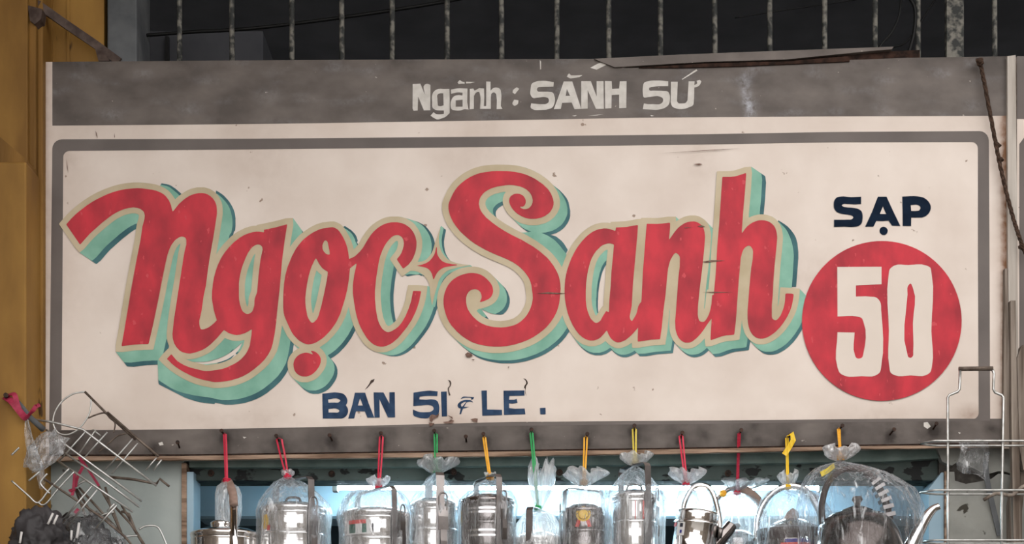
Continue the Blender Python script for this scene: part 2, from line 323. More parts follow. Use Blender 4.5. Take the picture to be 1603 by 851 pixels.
ART['n', 'mint'] = "2092,2854 1958,2867 1882,2881 1788,2904 1635,2958 1525,3007 1462,3041 1388,3084 1298,3144 1221,3202 1145,3264 1045,3360 934,3488 925,3502 925,3508 1184,3885 1251,3955 1435,4079 1446,4075 1510,4022 1604,3912 1658,3853 1872,3664 1961,3595 2025,3551 2108,3508 2138,3496 2144,3498 2130,3578 2110,3738 2044,4065 1987,4368 1856,5148 1810,5402 1811,5502 1938,5666 1948,5670 2048,5673 2258,5647 2355,5643 2372,5640 2452,5640 2468,5637 2515,5637 2528,5633 2533,5628 2552,5548 2604,5315 2612,5301 2644,5408 2668,5455 2688,5485 2834,5672 2872,5710 2918,5742 2965,5766 3018,5780 3068,5787 3125,5787 3198,5772 3305,5736 3368,5706 3409,5682 3417,5672 3278,5693 3242,5697 3145,5697 3088,5690 3045,5679 3011,5668 3007,5665 3009,5662 3198,5660 3275,5650 3388,5619 3495,5576 3587,5525 3685,5410 3810,5288 3816,5278 3817,5028 3812,5005 3786,4922 3655,4755 3562,4781 3512,4813 3505,4813 3500,4802 3473,4542 3464,4502 3470,4428 3507,4182 3553,3935 3590,3688 3595,3674 3622,3638 3640,3532 3640,3452 3630,3378 3612,3305 3592,3252 3569,3208 3528,3151 3468,3087 3406,3035 3392,3033 3362,3004 3325,2978 3288,2958 3232,2938 3188,2930 3092,2930 3008,2948 2968,2961 2908,2991 2818,3052 2808,3056 2768,3017 2666,2935 2615,2911 2522,2890 2515,2893 2508,2906 2502,2907 2428,2884 2275,2860 2178,2853"
ART['n', 'teal'] = "2528,2867 2507,2905 2507,2912 2547,2945 2557,2955 2555,2957 2465,2930 2312,2907 2215,2900 2082,2903 1955,2920 1825,2951 1705,2991 1625,3024 1562,3054 1452,3114 1308,3210 1198,3300 1100,3395 987,3525 978,3538 978,3545 1088,3708 1238,3923 1301,3988 1505,4129 1516,4125 1580,4072 1674,3962 1728,3903 1922,3730 2031,3645 2095,3601 2172,3561 2192,3556 2189,3585 2164,3655 2140,3822 2054,4252 1980,4662 1893,5195 1847,5445 1848,5551 1984,5725 1995,5733 2098,5737 2308,5710 2568,5700 2583,5692 2648,5408 2655,5388 2659,5392 2684,5465 2718,5525 2877,5728 2922,5773 2968,5806 3008,5826 3065,5842 3118,5850 3175,5850 3222,5842 3282,5826 3355,5799 3412,5773 3458,5746 3537,5688 3643,5582 3666,5552 3662,5552 3578,5609 3532,5632 3448,5662 3372,5680 3242,5697 3145,5697 3088,5690 3045,5679 3011,5668 3007,5665 3009,5662 3198,5660 3232,5656 3322,5639 3425,5606 3528,5559 3622,5502 3788,5362 3792,5365 3755,5445 3755,5449 3758,5449 3778,5433 3860,5352 3866,5342 3867,5092 3862,5068 3836,4985 3692,4802 3598,4828 3558,4853 3552,4853 3547,4835 3523,4605 3519,4578 3513,4565 3520,4492 3557,4245 3623,3878 3657,3642 3661,3628 3679,3605 3683,3585 3687,3535 3687,3412 3676,3335 3659,3282 3633,3225 3596,3165 3563,3122 3508,3063 3485,3044 3438,3011 3388,2982 3381,2985 3379,3015 3375,3028 3372,3030 3308,2998 3268,2984 3228,2977 3128,2977 3045,2994 2998,3011 2928,3048 2837,3112 2792,3153 2785,3156 2745,3109 2743,3098 2835,3049 2844,3042 2843,3035 2753,2955 2678,2904 2648,2891 2612,2881"
ART['g', 'red'] = "4482,3511 4305,3559 4142,3592 4133,3598 4133,3625 4125,3633 4055,3624 4018,3623 3958,3631 3905,3645 3828,3674 3752,3718 3667,3785 3584,3868 3522,3944 3485,3998 3457,4045 3411,4142 3378,4232 3351,4332 3331,4445 3320,4548 3317,4662 3325,4728 3348,4852 3361,4905 3395,5009 3505,5162 3578,5209 3625,5226 3665,5235 3705,5240 3765,5233 3832,5212 3878,5189 3932,5156 3938,5155 3943,5158 3936,5242 3909,5405 3882,5475 3849,5532 3828,5559 3777,5615 3723,5658 3668,5692 3548,5749 3472,5773 3402,5786 3268,5803 3205,5803 3158,5795 2988,5752 2938,5735 2885,5713 2828,5682 2784,5652 2754,5625 2692,5551 2680,5545 2670,5552 2620,5605 2616,5618 2682,5683 2728,5722 2805,5776 2878,5819 2982,5872 3058,5905 3155,5935 3312,5969 3365,5977 3418,5976 3545,5963 3632,5945 3728,5916 3808,5883 3888,5839 3979,5775 4070,5698 4135,5633 4155,5609 4202,5542 4245,5458 4269,5378 4303,5198 4323,5048 4337,4888 4376,4548 4417,4065 4457,3762 4495,3525 4492,3512/4024,3825 4058,3825 4085,3840 4098,3855 4107,3872 4111,3905 4077,4062 4047,4315 4026,4558 4019,4588 3991,4662 3984,4708 3983,4752 3979,4782 3958,4853 3943,4878 3925,4893 3895,4908 3868,4912 3838,4902 3801,4872 3781,4835 3758,4765 3744,4685 3740,4632 3740,4432 3751,4342 3774,4232 3801,4145 3848,4028 3881,3958 3925,3895 3955,3862 3985,3841"
ART['g', 'cream'] = "4538,3411 4475,3414 4282,3466 4028,3517 4015,3530 3958,3534 3905,3544 3825,3571 3725,3621 3687,3645 3608,3707 3487,3832 3431,3905 3378,3988 3337,4068 3311,4132 3274,4242 3247,4362 3230,4478 3223,4578 3223,4692 3230,4748 3254,4875 3291,5005 3308,5052 3428,5223 3445,5239 3502,5276 3568,5309 3645,5330 3678,5333 3742,5333 3788,5326 3818,5318 3825,5320 3823,5348 3809,5402 3779,5462 3755,5496 3708,5547 3668,5579 3615,5613 3532,5652 3475,5672 3418,5686 3248,5710 3222,5710 3012,5659 2955,5639 2905,5616 2852,5582 2830,5565 2760,5482 2682,5410 2605,5478 2540,5548 2482,5622 2484,5628 2565,5707 2661,5792 2762,5862 2855,5916 2955,5966 3062,6009 3145,6032 3312,6066 3338,6070 3442,6070 3568,6056 3692,6029 3805,5989 3902,5943 3968,5902 4068,5826 4138,5767 4207,5698 4225,5676 4282,5595 4336,5492 4363,5398 4390,5262 4406,5155 4420,5042 4430,4908 4480,4475 4497,4225 4510,4085 4550,3785 4592,3522 4586,3415 4578,3410/3994,3965 3997,3968 3984,4038 3960,4225 3933,4535 3929,4555 3898,4635 3890,4685 3890,4735 3882,4775 3876,4795 3872,4798 3861,4775 3850,4738 3837,4662 3833,4615 3833,4452 3844,4365 3868,4252 3904,4142 3961,4012"
ART['g', 'mint'] = "4538,3411 4475,3414 4282,3466 4028,3517 4015,3530 3958,3534 3905,3544 3825,3571 3725,3621 3687,3645 3608,3707 3487,3832 3431,3905 3378,3988 3337,4068 3311,4132 3274,4242 3247,4362 3230,4478 3223,4578 3223,4692 3227,4725 3247,4842 3278,4962 3308,5052 3354,5122 3545,5386 3584,5428 3642,5466 3658,5472 3695,5443 3768,5377 3788,5362 3792,5362 3763,5432 3719,5498 3722,5503 3735,5508 3738,5512 3736,5518 3685,5566 3638,5599 3562,5639 3515,5659 3418,5686 3248,5710 3218,5710 3162,5697 3088,5690 3022,5672 3008,5667 3000,5655 2955,5639 2905,5616 2852,5582 2830,5565 2767,5488 2688,5413 2678,5411 2612,5472 2575,5510 2485,5616 2468,5619 2467,5622 2467,5688 2473,5782 2477,5922 2480,5942 2485,5949 2672,6069 2772,6116 2875,6149 3022,6183 3148,6203 3255,6214 3452,6256 3478,6260 3582,6260 3708,6246 3795,6229 3912,6192 3975,6166 4048,6129 4133,6075 4248,5983 4350,5885 4422,5785 4476,5682 4502,5592 4530,5452 4556,5265 4570,5098 4610,4765 4650,4275 4690,3975 4732,3712 4730,3638 4726,3605 4722,3595 4590,3415 4578,3410"
ART['g', 'teal'] = "4575,3464 4512,3467 4318,3519 4065,3570 4052,3583 3995,3587 3942,3598 3862,3624 3762,3674 3724,3698 3645,3760 3524,3885 3468,3958 3414,4042 3374,4122 3348,4185 3311,4295 3284,4415 3267,4532 3260,4632 3260,4745 3264,4778 3284,4895 3304,4982 3344,5105 3572,5423 3625,5490 3632,5493 3638,5490 3768,5377 3788,5362 3792,5362 3766,5425 3749,5455 3723,5492 3688,5528 3692,5536 3715,5549 3765,5572 3765,5580 3722,5620 3675,5652 3598,5693 3552,5712 3455,5740 3285,5763 3258,5763 3052,5712 2995,5692 2945,5669 2892,5636 2870,5618 2803,5538 2727,5465 2718,5462 2648,5525 2612,5563 2530,5658 2518,5678 2667,5882 2743,5955 2746,5962 2735,5963 2708,5960 2482,5923 2475,5928 2477,5952 2480,5988 2488,6012 2888,6216 2998,6256 3125,6292 3348,6320 3360,6318 3365,6302 3372,6300 3525,6330 3632,6330 3758,6316 3845,6299 3962,6262 4025,6236 4098,6199 4183,6145 4298,6053 4400,5955 4472,5855 4526,5752 4552,5662 4580,5522 4606,5335 4620,5168 4660,4835 4700,4345 4740,4045 4782,3782 4780,3708 4772,3665 4628,3468 4618,3463"
ART['o', 'red'] = "5178,3555 5045,3575 5002,3588 4948,3611 4892,3641 4822,3688 4760,3738 4718,3780 4665,3845 4628,3898 4571,4005 4501,4178 4465,4312 4447,4435 4437,4562 4433,4652 4433,4818 4441,4892 4451,4938 4475,4998 4538,5138 4568,5198 4598,5242 4658,5307 4694,5335 4755,5369 4792,5382 4828,5387 4872,5382 4912,5372 4958,5352 5035,5302 5073,5272 5152,5193 5192,5145 5242,5075 5272,5025 5329,4905 5399,4682 5435,4535 5463,4368 5477,4225 5477,4182 5470,4095 5453,3952 5439,3882 5416,3808 5392,3752 5369,3705 5315,3621 5282,3587 5248,3567 5212,3554/5087,3762 5098,3761 5112,3767 5126,3782 5132,3795 5159,3932 5162,3972 5155,3982 5132,3982 5098,3966 5068,3933 5050,3895 5047,3848 5050,3825 5071,3778/4941,4045 4945,4044 4952,4048 4998,4129 5042,4190 5072,4215 5126,4248 5132,4262 5115,4385 5069,4615 5032,4775 4987,4938 4969,4978 4955,5000 4912,5042 4888,5049 4871,5042 4851,5018 4825,4975 4811,4938 4787,4805 4780,4732 4780,4658 4791,4555 4807,4442 4834,4312 4858,4228 4881,4162 4924,4072/4872,5488 4869,5495 4892,5528 4896,5538 4894,5542 4885,5542 4838,5524 4802,5517 4775,5517 4732,5527 4692,5544 4662,5564 4632,5594 4608,5632 4598,5662 4593,5698 4597,5745 4607,5782 4615,5802 4630,5825 4658,5853 4688,5872 4715,5883 4742,5889 4792,5890 4828,5882 4868,5866 4908,5839 4952,5796 4988,5746 5006,5712 5019,5672 5023,5628 5019,5602 5005,5572 4985,5543 4945,5508 4915,5494"
ART['o', 'cream'] = "5162,3464 5042,3481 4972,3501 4925,3521 4848,3561 4758,3621 4698,3670 4652,3717 4588,3794 4544,3858 4487,3968 4421,4132 4388,4238 4374,4298 4357,4418 4347,4542 4347,4612 4343,4628 4343,4838 4350,4908 4361,4955 4381,5012 4454,5175 4491,5248 4511,5278 4550,5328 4600,5378 4690,5442 4642,5468 4598,5497 4570,5525 4538,5568 4521,5602 4507,5648 4503,5675 4503,5732 4507,5762 4524,5822 4538,5852 4564,5888 4592,5917 4658,5959 4682,5969 4728,5980 4815,5980 4875,5962 4925,5939 4968,5910 5012,5867 5049,5818 5073,5782 5096,5735 5106,5702 5113,5662 5113,5605 5102,5562 5086,5528 5050,5478 5006,5438 5005,5432 5095,5372 5132,5343 5213,5262 5296,5158 5352,5068 5409,4952 5442,4855 5502,4652 5540,4472 5563,4292 5567,4165 5560,4078 5540,3918 5526,3852 5499,3768 5479,3722 5429,3628 5388,3567 5343,3518 5318,3501 5278,3481 5232,3464/4953,4235 4958,4232 4990,4268 5032,4298 5035,4305 5016,4418 4956,4702 4906,4892 4898,4902 4890,4875 4877,4795 4870,4722 4870,4668 4880,4568 4900,4435 4921,4338"
ART['o', 'mint'] = "5162,3464 5042,3481 4972,3501 4925,3521 4848,3561 4758,3621 4697,3672 4650,3718 4588,3794 4544,3858 4471,4005 4434,4095 4401,4192 4374,4298 4360,4385 4350,4492 4347,4612 4343,4628 4343,4838 4350,4908 4361,4955 4391,5035 4454,5175 4491,5248 4560,5342 4665,5452 4660,5458 4601,5495 4573,5522 4538,5568 4521,5602 4508,5645 4503,5675 4503,5732 4514,5792 4534,5845 4558,5883 4637,5968 4717,6048 4782,6089 4805,6099 4852,6110 4938,6110 4998,6092 5048,6069 5092,6040 5135,5997 5172,5948 5196,5912 5219,5865 5229,5832 5237,5792 5236,5735 5226,5692 5209,5658 5188,5627 5133,5562 5138,5554 5185,5526 5255,5473 5340,5388 5388,5329 5452,5238 5519,5112 5539,5065 5566,4985 5626,4782 5663,4602 5683,4458 5690,4375 5690,4295 5673,4118 5656,4015 5642,3958 5622,3898 5603,3852 5558,3768 5559,3752 5526,3685 5506,3655 5478,3627 5415,3581 5400,3575 5343,3518 5318,3501 5272,3478 5232,3464"
ART['o', 'teal'] = "5195,3501 5075,3518 5005,3538 4958,3557 4882,3598 4792,3658 4730,3708 4684,3755 4622,3831 4578,3895 4504,4042 4468,4132 4434,4228 4407,4335 4394,4422 4383,4528 4380,4648 4377,4665 4377,4875 4384,4945 4394,4992 4424,5072 4487,5212 4524,5285 4584,5365 4698,5488 4693,5495 4634,5532 4607,5558 4571,5605 4554,5638 4541,5682 4537,5712 4537,5768 4548,5828 4564,5875 4582,5906 4688,6023 4763,6098 4828,6139 4852,6149 4898,6160 4985,6160 5045,6142 5095,6119 5138,6090 5182,6047 5219,5998 5243,5962 5266,5915 5276,5882 5283,5842 5283,5785 5272,5742 5256,5708 5235,5677 5180,5612 5185,5604 5232,5576 5302,5523 5386,5438 5435,5379 5499,5288 5566,5162 5586,5115 5612,5035 5672,4832 5710,4652 5730,4508 5737,4425 5737,4345 5730,4258 5710,4098 5696,4032 5669,3948 5623,3848 5588,3792 5588,3785 5599,3772 5601,3765 5582,3705 5573,3685 5550,3652 5498,3600 5405,3539 5395,3538 5372,3549 5305,3514 5265,3501"
ART['c', 'red'] = "6125,3478 6058,3491 5998,3514 5938,3548 5894,3582 5855,3617 5805,3675 5758,3745 5682,3875 5633,3935 5585,3983 5552,4010 5518,4029 5455,4054 5447,4068 5447,4202 5452,4214 5465,4209 5572,4124 5578,4122 5583,4128 5548,4288 5531,4398 5523,4472 5523,4578 5541,4722 5568,4882 5595,4985 5621,5065 5647,5125 5685,5195 5735,5276 5772,5323 5821,5368 5862,5396 5912,5415 5958,5423 5995,5423 6052,5410 6112,5382 6148,5359 6226,5292 6266,5248 6372,5116 6445,5005 6499,4895 6529,4818 6562,4715 6591,4568 6588,4557 6578,4553 6478,4550 6464,4555 6439,4692 6425,4742 6399,4822 6346,4948 6302,5025 6272,5068 6240,5105 6195,5142 6145,5172 6108,5189 6082,5196 6055,5193 6018,5172 5988,5146 5965,5115 5938,5062 5921,5018 5908,4972 5884,4838 5870,4672 5870,4542 5891,4338 5928,4108 5951,4008 5988,3912 6021,3845 6055,3792 6087,3752 6135,3705 6175,3683 6218,3676 6248,3681 6283,3702 6301,3722 6316,3758 6323,3802 6319,3845 6306,3898 6283,3958 6259,3998 6218,4048 6215,4058 6221,4072 6291,4175 6306,4195 6315,4199 6328,4192 6399,4135 6445,4075 6472,4025 6499,3955 6512,3902 6519,3852 6520,3782 6515,3752 6502,3702 6483,3655 6459,3615 6435,3584 6407,3555 6342,3511 6292,3491 6215,3477"
ART['c', 'cream'] = "6108,3388 6028,3404 5968,3427 5895,3468 5832,3514 5788,3553 5728,3624 5681,3695 5606,3825 5570,3868 5520,3918 5488,3942 5372,3991 5359,3998 5357,4005 5358,4238 5392,4332 5398,4334 5442,4317 5448,4318 5450,4322 5433,4452 5433,4598 5437,4638 5457,4782 5478,4898 5504,5002 5538,5102 5561,5155 5608,5245 5664,5335 5707,5388 5757,5435 5818,5476 5852,5492 5882,5502 5942,5513 6008,5513 6062,5502 6115,5483 6168,5456 6208,5429 6287,5362 6328,5317 6445,5169 6506,5082 6529,5042 6573,4955 6612,4858 6642,4768 6663,4685 6683,4572 6690,4495 6689,4478 6685,4474 6612,4464 6565,4463 6548,4460 6395,4460 6388,4463 6370,4542 6350,4672 6336,4725 6282,4868 6246,4942 6206,5005 6186,5028 6132,5076 6102,5093 6078,5101 6052,5080 6041,5065 6004,4978 5994,4938 5977,4848 5960,4662 5960,4552 5980,4352 6017,4125 6038,4038 6074,3942 6101,3888 6128,3845 6145,3823 6195,3774 6215,3767 6225,3775 6230,3792 6230,3825 6219,3872 6206,3908 6182,3948 6138,4001 6104,4048 6102,4055 6232,4249 6284,4315 6298,4325 6435,4226 6462,4203 6506,4148 6539,4095 6572,4025 6596,3948 6610,3862 6610,3765 6589,3672 6573,3632 6546,3582 6496,3515 6463,3482 6392,3434 6348,3414 6308,3401 6232,3387"
ART['c', 'mint'] = "6108,3388 6028,3404 5968,3427 5895,3468 5832,3514 5788,3553 5728,3624 5681,3695 5606,3825 5570,3868 5520,3918 5488,3942 5422,3968 5359,3998 5357,4232 5392,4332 5402,4339 5438,4350 5443,4355 5433,4452 5433,4598 5444,4692 5470,4862 5498,4978 5524,5065 5558,5148 5594,5222 5638,5295 5665,5336 5707,5388 5757,5435 5818,5476 5858,5496 6035,5549 6082,5557 6155,5557 6208,5546 6262,5526 6315,5499 6356,5472 6398,5436 6437,5402 6493,5338 6592,5213 6652,5125 6676,5085 6722,4992 6759,4902 6789,4812 6810,4728 6830,4615 6837,4525 6834,4518 6828,4514 6692,4474 6668,4470 6552,4460 6395,4462 6384,4495 6342,4702 6316,4785 6282,4868 6246,4942 6206,5005 6169,5045 6162,5046 6158,5043 6141,4985 6120,4868 6107,4705 6107,4595 6127,4395 6165,4165 6168,4162 6176,4168 6232,4249 6282,4309 6292,4310 6412,4287 6528,4297 6552,4292 6607,4248 6652,4193 6686,4138 6719,4068 6736,4018 6753,3935 6757,3905 6757,3812 6749,3765 6736,3715 6719,3675 6692,3625 6640,3555 6608,3524 6562,3491 6488,3454 6285,3394 6235,3387"
ART['c', 'teal'] = "6148,3401 6068,3418 6008,3441 5935,3481 5872,3527 5828,3567 5768,3637 5721,3708 5646,3838 5610,3882 5560,3932 5528,3956 5462,3981 5399,4012 5397,4245 5432,4345 5445,4352 5478,4361 5484,4368 5473,4465 5473,4612 5484,4705 5510,4875 5538,4992 5564,5078 5598,5162 5634,5235 5678,5308 5715,5363 5744,5398 5773,5428 5852,5486 5885,5503 6088,5566 6135,5573 6208,5573 6262,5562 6315,5543 6368,5516 6409,5488 6452,5453 6490,5418 6546,5355 6645,5229 6706,5142 6729,5102 6776,5008 6812,4918 6842,4828 6863,4745 6883,4632 6890,4542 6888,4535 6882,4531 6762,4494 6712,4484 6595,4473 6430,4475 6424,4485 6410,4555 6389,4688 6356,4798 6322,4882 6286,4955 6243,5022 6218,5050 6212,5052 6208,5049 6194,5002 6184,4948 6170,4855 6160,4722 6160,4612 6180,4412 6204,4258 6218,4192 6225,4194 6272,4263 6308,4305 6418,4287 6562,4297 6576,4302 6588,4316 6595,4316 6658,4266 6680,4242 6726,4178 6762,4108 6789,4035 6803,3972 6810,3922 6810,3828 6802,3782 6789,3732 6773,3692 6746,3642 6693,3572 6662,3540 6615,3508 6542,3471 6382,3421 6328,3408 6278,3400"
ART['S', 'red'] = "7782,2675 7718,2677 7598,2691 7525,2705 7468,2721 7402,2748 7348,2775 7285,2815 7222,2864 7167,2918 7128,2967 7094,3022 7048,3118 7030,3165 7020,3208 7020,3262 7031,3322 7043,3365 7064,3415 7095,3475 7137,3538 7195,3610 7252,3667 7358,3758 7438,3815 7582,3899 7698,3955 7945,4058 8035,4105 8122,4165 8203,4242 8249,4302 8276,4345 8302,4402 8319,4465 8336,4595 8340,4665 8326,4755 8302,4828 8285,4865 8245,4932 8216,4968 8176,5008 8138,5039 8095,5066 8042,5088 7995,5102 7922,5116 7842,5123 7732,5116 7672,5105 7615,5090 7552,5064 7512,5042 7465,5009 7407,4955 7361,4898 7324,4838 7308,4792 7297,4728 7297,4658 7311,4608 7322,4588 7342,4561 7368,4541 7388,4531 7435,4523 7462,4528 7485,4538 7503,4552 7522,4575 7532,4598 7539,4625 7540,4648 7535,4672 7513,4718 7515,4724 7522,4725 7578,4709 7618,4692 7646,4678 7677,4655 7695,4632 7712,4595 7720,4562 7719,4532 7710,4488 7693,4448 7659,4402 7615,4357 7568,4321 7512,4291 7465,4278 7408,4270 7362,4270 7325,4274 7252,4291 7212,4305 7162,4327 7094,4372 7065,4397 7038,4428 7011,4465 6987,4508 6960,4582 6951,4618 6943,4678 6943,4758 6951,4815 6975,4908 6998,4972 7031,5038 7065,5088 7153,5188 7228,5252 7285,5292 7358,5336 7415,5362 7478,5383 7565,5402 7655,5416 7735,5423 7832,5423 7935,5413 8058,5389 8178,5352 8275,5312 8352,5272 8438,5215 8506,5162 8555,5117 8622,5038 8675,4958 8712,4885 8739,4808 8755,4738 8766,4655 8777,4512 8773,4448 8765,4395 8752,4335 8735,4287 8714,4242 8666,4158 8615,4088 8563,4028 8442,3925 8342,3855 8172,3754 8018,3679 7892,3609 7797,3548 7711,3485 7613,3405 7555,3338 7531,3302 7511,3258 7497,3192 7501,3148 7508,3118 7521,3085 7542,3055 7568,3023 7598,2998 7635,2975 7682,2951 7725,2935 7788,2918 7912,2897 7968,2893 8042,2897 8132,2914 8188,2934 8239,2962 8288,3007 8308,3034 8329,3078 8339,3132 8335,3168 8322,3208 8295,3242 8275,3256 8245,3269 8215,3273 8192,3269 8172,3262 8155,3252 8144,3242 8145,3233 8178,3233 8192,3230 8208,3218 8219,3202 8230,3172 8230,3138 8226,3118 8205,3078 8175,3050 8135,3034 8095,3029 8062,3031 8035,3041 7998,3065 7985,3082 7975,3105 7970,3135 7971,3162 7984,3202 8011,3252 8042,3290 8098,3342 8162,3382 8212,3403 8272,3419 8305,3423 8385,3423 8475,3403 8538,3375 8595,3333 8612,3315 8635,3282 8652,3248 8662,3218 8666,3198 8667,3162 8657,3108 8629,3035 8596,2982 8573,2952 8502,2885 8398,2811 8352,2784 8275,2748 8212,2724 8155,2708 8055,2687 7938,2677"
ART['S', 'cream'] = "7765,2574 7702,2577 7582,2590 7508,2604 7418,2631 7362,2654 7295,2688 7232,2728 7150,2792 7088,2853 7058,2892 7008,2968 6958,3072 6931,3142 6920,3188 6920,3278 6930,3335 6948,3398 6971,3455 7004,3522 7041,3578 7120,3678 7190,3748 7268,3816 7385,3902 7522,3983 7658,4049 7905,4151 7982,4191 8055,4240 8126,4308 8156,4345 8186,4392 8206,4432 8220,4485 8240,4652 8230,4722 8212,4782 8169,4865 8143,4898 8105,4936 8042,4979 7962,5006 7905,5016 7832,5023 7725,5013 7652,4996 7618,4982 7565,4956 7534,4935 7480,4885 7464,4865 7464,4855 7498,4831 7522,4830 7588,4812 7652,4789 7698,4766 7742,4733 7763,4712 7786,4678 7806,4635 7820,4582 7820,4515 7809,4465 7786,4405 7736,4335 7685,4284 7622,4234 7552,4198 7482,4178 7425,4170 7342,4170 7308,4174 7232,4191 7172,4211 7078,4258 7025,4297 6990,4328 6942,4387 6911,4435 6891,4475 6864,4548 6850,4605 6843,4655 6843,4778 6854,4845 6878,4938 6908,5018 6951,5102 6988,5156 7050,5228 7118,5293 7187,5348 7242,5386 7305,5423 7375,5456 7445,5479 7552,5503 7668,5520 7712,5523 7852,5523 7952,5513 8062,5492 8138,5472 8278,5422 8375,5376 8468,5319 8555,5253 8633,5182 8698,5106 8756,5022 8789,4962 8816,4898 8842,4815 8860,4732 8873,4588 8877,4485 8873,4468 8873,4428 8860,4348 8849,4305 8826,4242 8806,4198 8762,4122 8715,4051 8643,3965 8588,3914 8496,3838 8395,3768 8232,3671 8072,3593 7992,3549 7912,3502 7817,3438 7712,3356 7668,3317 7624,3262 7608,3228 7600,3202 7600,3165 7611,3132 7642,3093 7672,3071 7715,3047 7755,3031 7855,3007 7895,3000 7912,3001 7913,3008 7891,3042 7874,3088 7870,3112 7871,3178 7888,3235 7921,3298 7957,3348 8005,3397 8058,3439 8108,3469 8168,3496 8212,3509 8282,3523 8398,3523 8442,3516 8538,3489 8592,3462 8622,3442 8658,3413 8686,3385 8726,3328 8739,3302 8756,3262 8766,3218 8766,3135 8746,3052 8722,2994 8706,2965 8650,2885 8597,2832 8556,2798 8502,2758 8435,2714 8315,2654 8185,2611 8072,2587 7958,2577"
ART['S', 'mint'] = "7765,2574 7702,2577 7582,2590 7508,2604 7418,2631 7362,2654 7295,2688 7232,2728 7150,2792 7088,2853 7058,2892 7008,2968 6958,3072 6931,3142 6920,3188 6920,3278 6930,3335 6940,3365 7058,3533 7364,3815 7832,4024 8146,4235 8326,4495 8333,4638 8337,4655 8336,4702 8256,4935 8249,4952 8242,4956 8078,4958 8035,4982 7978,5002 7973,5012 7976,5035 7968,5040 7692,5030 7678,5025 7655,4998 7595,4972 7592,4965 7612,4948 7613,4942 7541,4845 7538,4837 7548,4837 7638,4883 7678,4899 7738,4913 7752,4912 7815,4882 7855,4853 7880,4828 7902,4795 7916,4768 7929,4732 7936,4698 7937,4635 7933,4612 7926,4582 7905,4527 7868,4471 7850,4448 7685,4284 7622,4234 7552,4198 7482,4178 7428,4170 7342,4170 7308,4174 7232,4191 7172,4211 7078,4258 7025,4297 6990,4328 6942,4387 6911,4435 6891,4475 6864,4548 6850,4605 6843,4655 6843,4778 6854,4845 6878,4938 6908,5018 6951,5102 6988,5156 7050,5228 7203,5382 7291,5455 7358,5502 7422,5539 7492,5572 7562,5596 7668,5620 7785,5636 7828,5640 7968,5640 8068,5630 8178,5609 8255,5589 8395,5539 8492,5492 8585,5436 8692,5353 8752,5297 8815,5223 8882,5122 8919,5048 8952,4955 8973,4868 8983,4788 8993,4652 8990,4548 8983,4498 8966,4422 8942,4358 8899,4272 8828,4162 8866,3982 8865,3972 8763,3842 8702,3774 8662,3741 8595,3698 8560,3678 8481,3645 8480,3642 8542,3636 8615,3619 8655,3606 8708,3579 8775,3530 8800,3505 8842,3445 8872,3378 8883,3335 8883,3255 8862,3168 8838,3110 8822,3082 8765,3000 8595,2830 8526,2775 8452,2724 8345,2667 8232,2624 8145,2601 8072,2587 7958,2577/7854,3155 7865,3152 7869,3155 7871,3178 7881,3218 7891,3242 7921,3298 7960,3352 8122,3513 8161,3545 8195,3569 8232,3589 8313,3622 8314,3625 8198,3637 8162,3636 8072,3593 7912,3502 7818,3439 7744,3382 7724,3345 7717,3318 7717,3282 7726,3252 7764,3205 7805,3178"
ART['S', 'teal'] = "7798,2608 7735,2610 7615,2624 7542,2638 7452,2664 7395,2687 7328,2721 7265,2761 7185,2824 7122,2887 7091,2925 7041,3002 7004,3075 6971,3155 6954,3222 6953,3312 6957,3335 6978,3418 7057,3532 7364,3815 7832,4024 8146,4235 8326,4495 8333,4638 8337,4655 8336,4702 8256,4935 8249,4952 8242,4956 8152,4958 8098,4999 8052,5022 7995,5039 7912,5053 7862,5056 7758,5046 7685,5029 7642,5010 7640,5005 7649,4995 7649,4988 7542,4846 7538,4837 7548,4837 7645,4886 7715,4909 7762,4916 7832,4922 7878,4912 7925,4869 7946,4838 7966,4795 7980,4738 7980,4678 7976,4652 7948,4570 7912,4514 7893,4492 7718,4317 7655,4268 7585,4231 7515,4211 7458,4203 7375,4203 7342,4207 7265,4224 7205,4244 7112,4291 7058,4330 7023,4362 6975,4421 6944,4468 6924,4508 6898,4582 6884,4638 6877,4688 6877,4812 6887,4878 6911,4972 6941,5052 6984,5135 7022,5189 7083,5262 7247,5425 7334,5498 7402,5546 7465,5583 7535,5616 7605,5639 7712,5663 7828,5680 7872,5683 8012,5683 8112,5673 8222,5652 8298,5632 8438,5582 8535,5536 8628,5479 8735,5396 8795,5340 8858,5266 8926,5165 8962,5092 8996,4998 9016,4912 9027,4832 9037,4695 9033,4592 9020,4508 9002,4445 8966,4358 8922,4282 8876,4212 8836,4162 8655,3977 8529,3872 8392,3778 8258,3701 8105,3626 8025,3582 7945,3536 7875,3489 7785,3420 7768,3388 7760,3362 7760,3325 7768,3298 7797,3258 7848,3221 7882,3204 7895,3199 7902,3200 7921,3268 7944,3315 7968,3353 7993,3385 8167,3558 8238,3612 8288,3639 8372,3669 8465,3688 8602,3787 8620,3805 8815,4047 8821,4042 8843,4002 8886,3915 8886,3905 8829,3812 8788,3764 8705,3698 8621,3675 8625,3671 8705,3646 8752,3622 8783,3602 8818,3573 8846,3545 8886,3488 8902,3455 8916,3422 8926,3378 8927,3298 8902,3172 8889,3135 8869,3098 8820,3035 8758,2973 8672,2906 8608,2847 8558,2808 8485,2758 8378,2701 8265,2658 8178,2634 8105,2620 7992,2610"
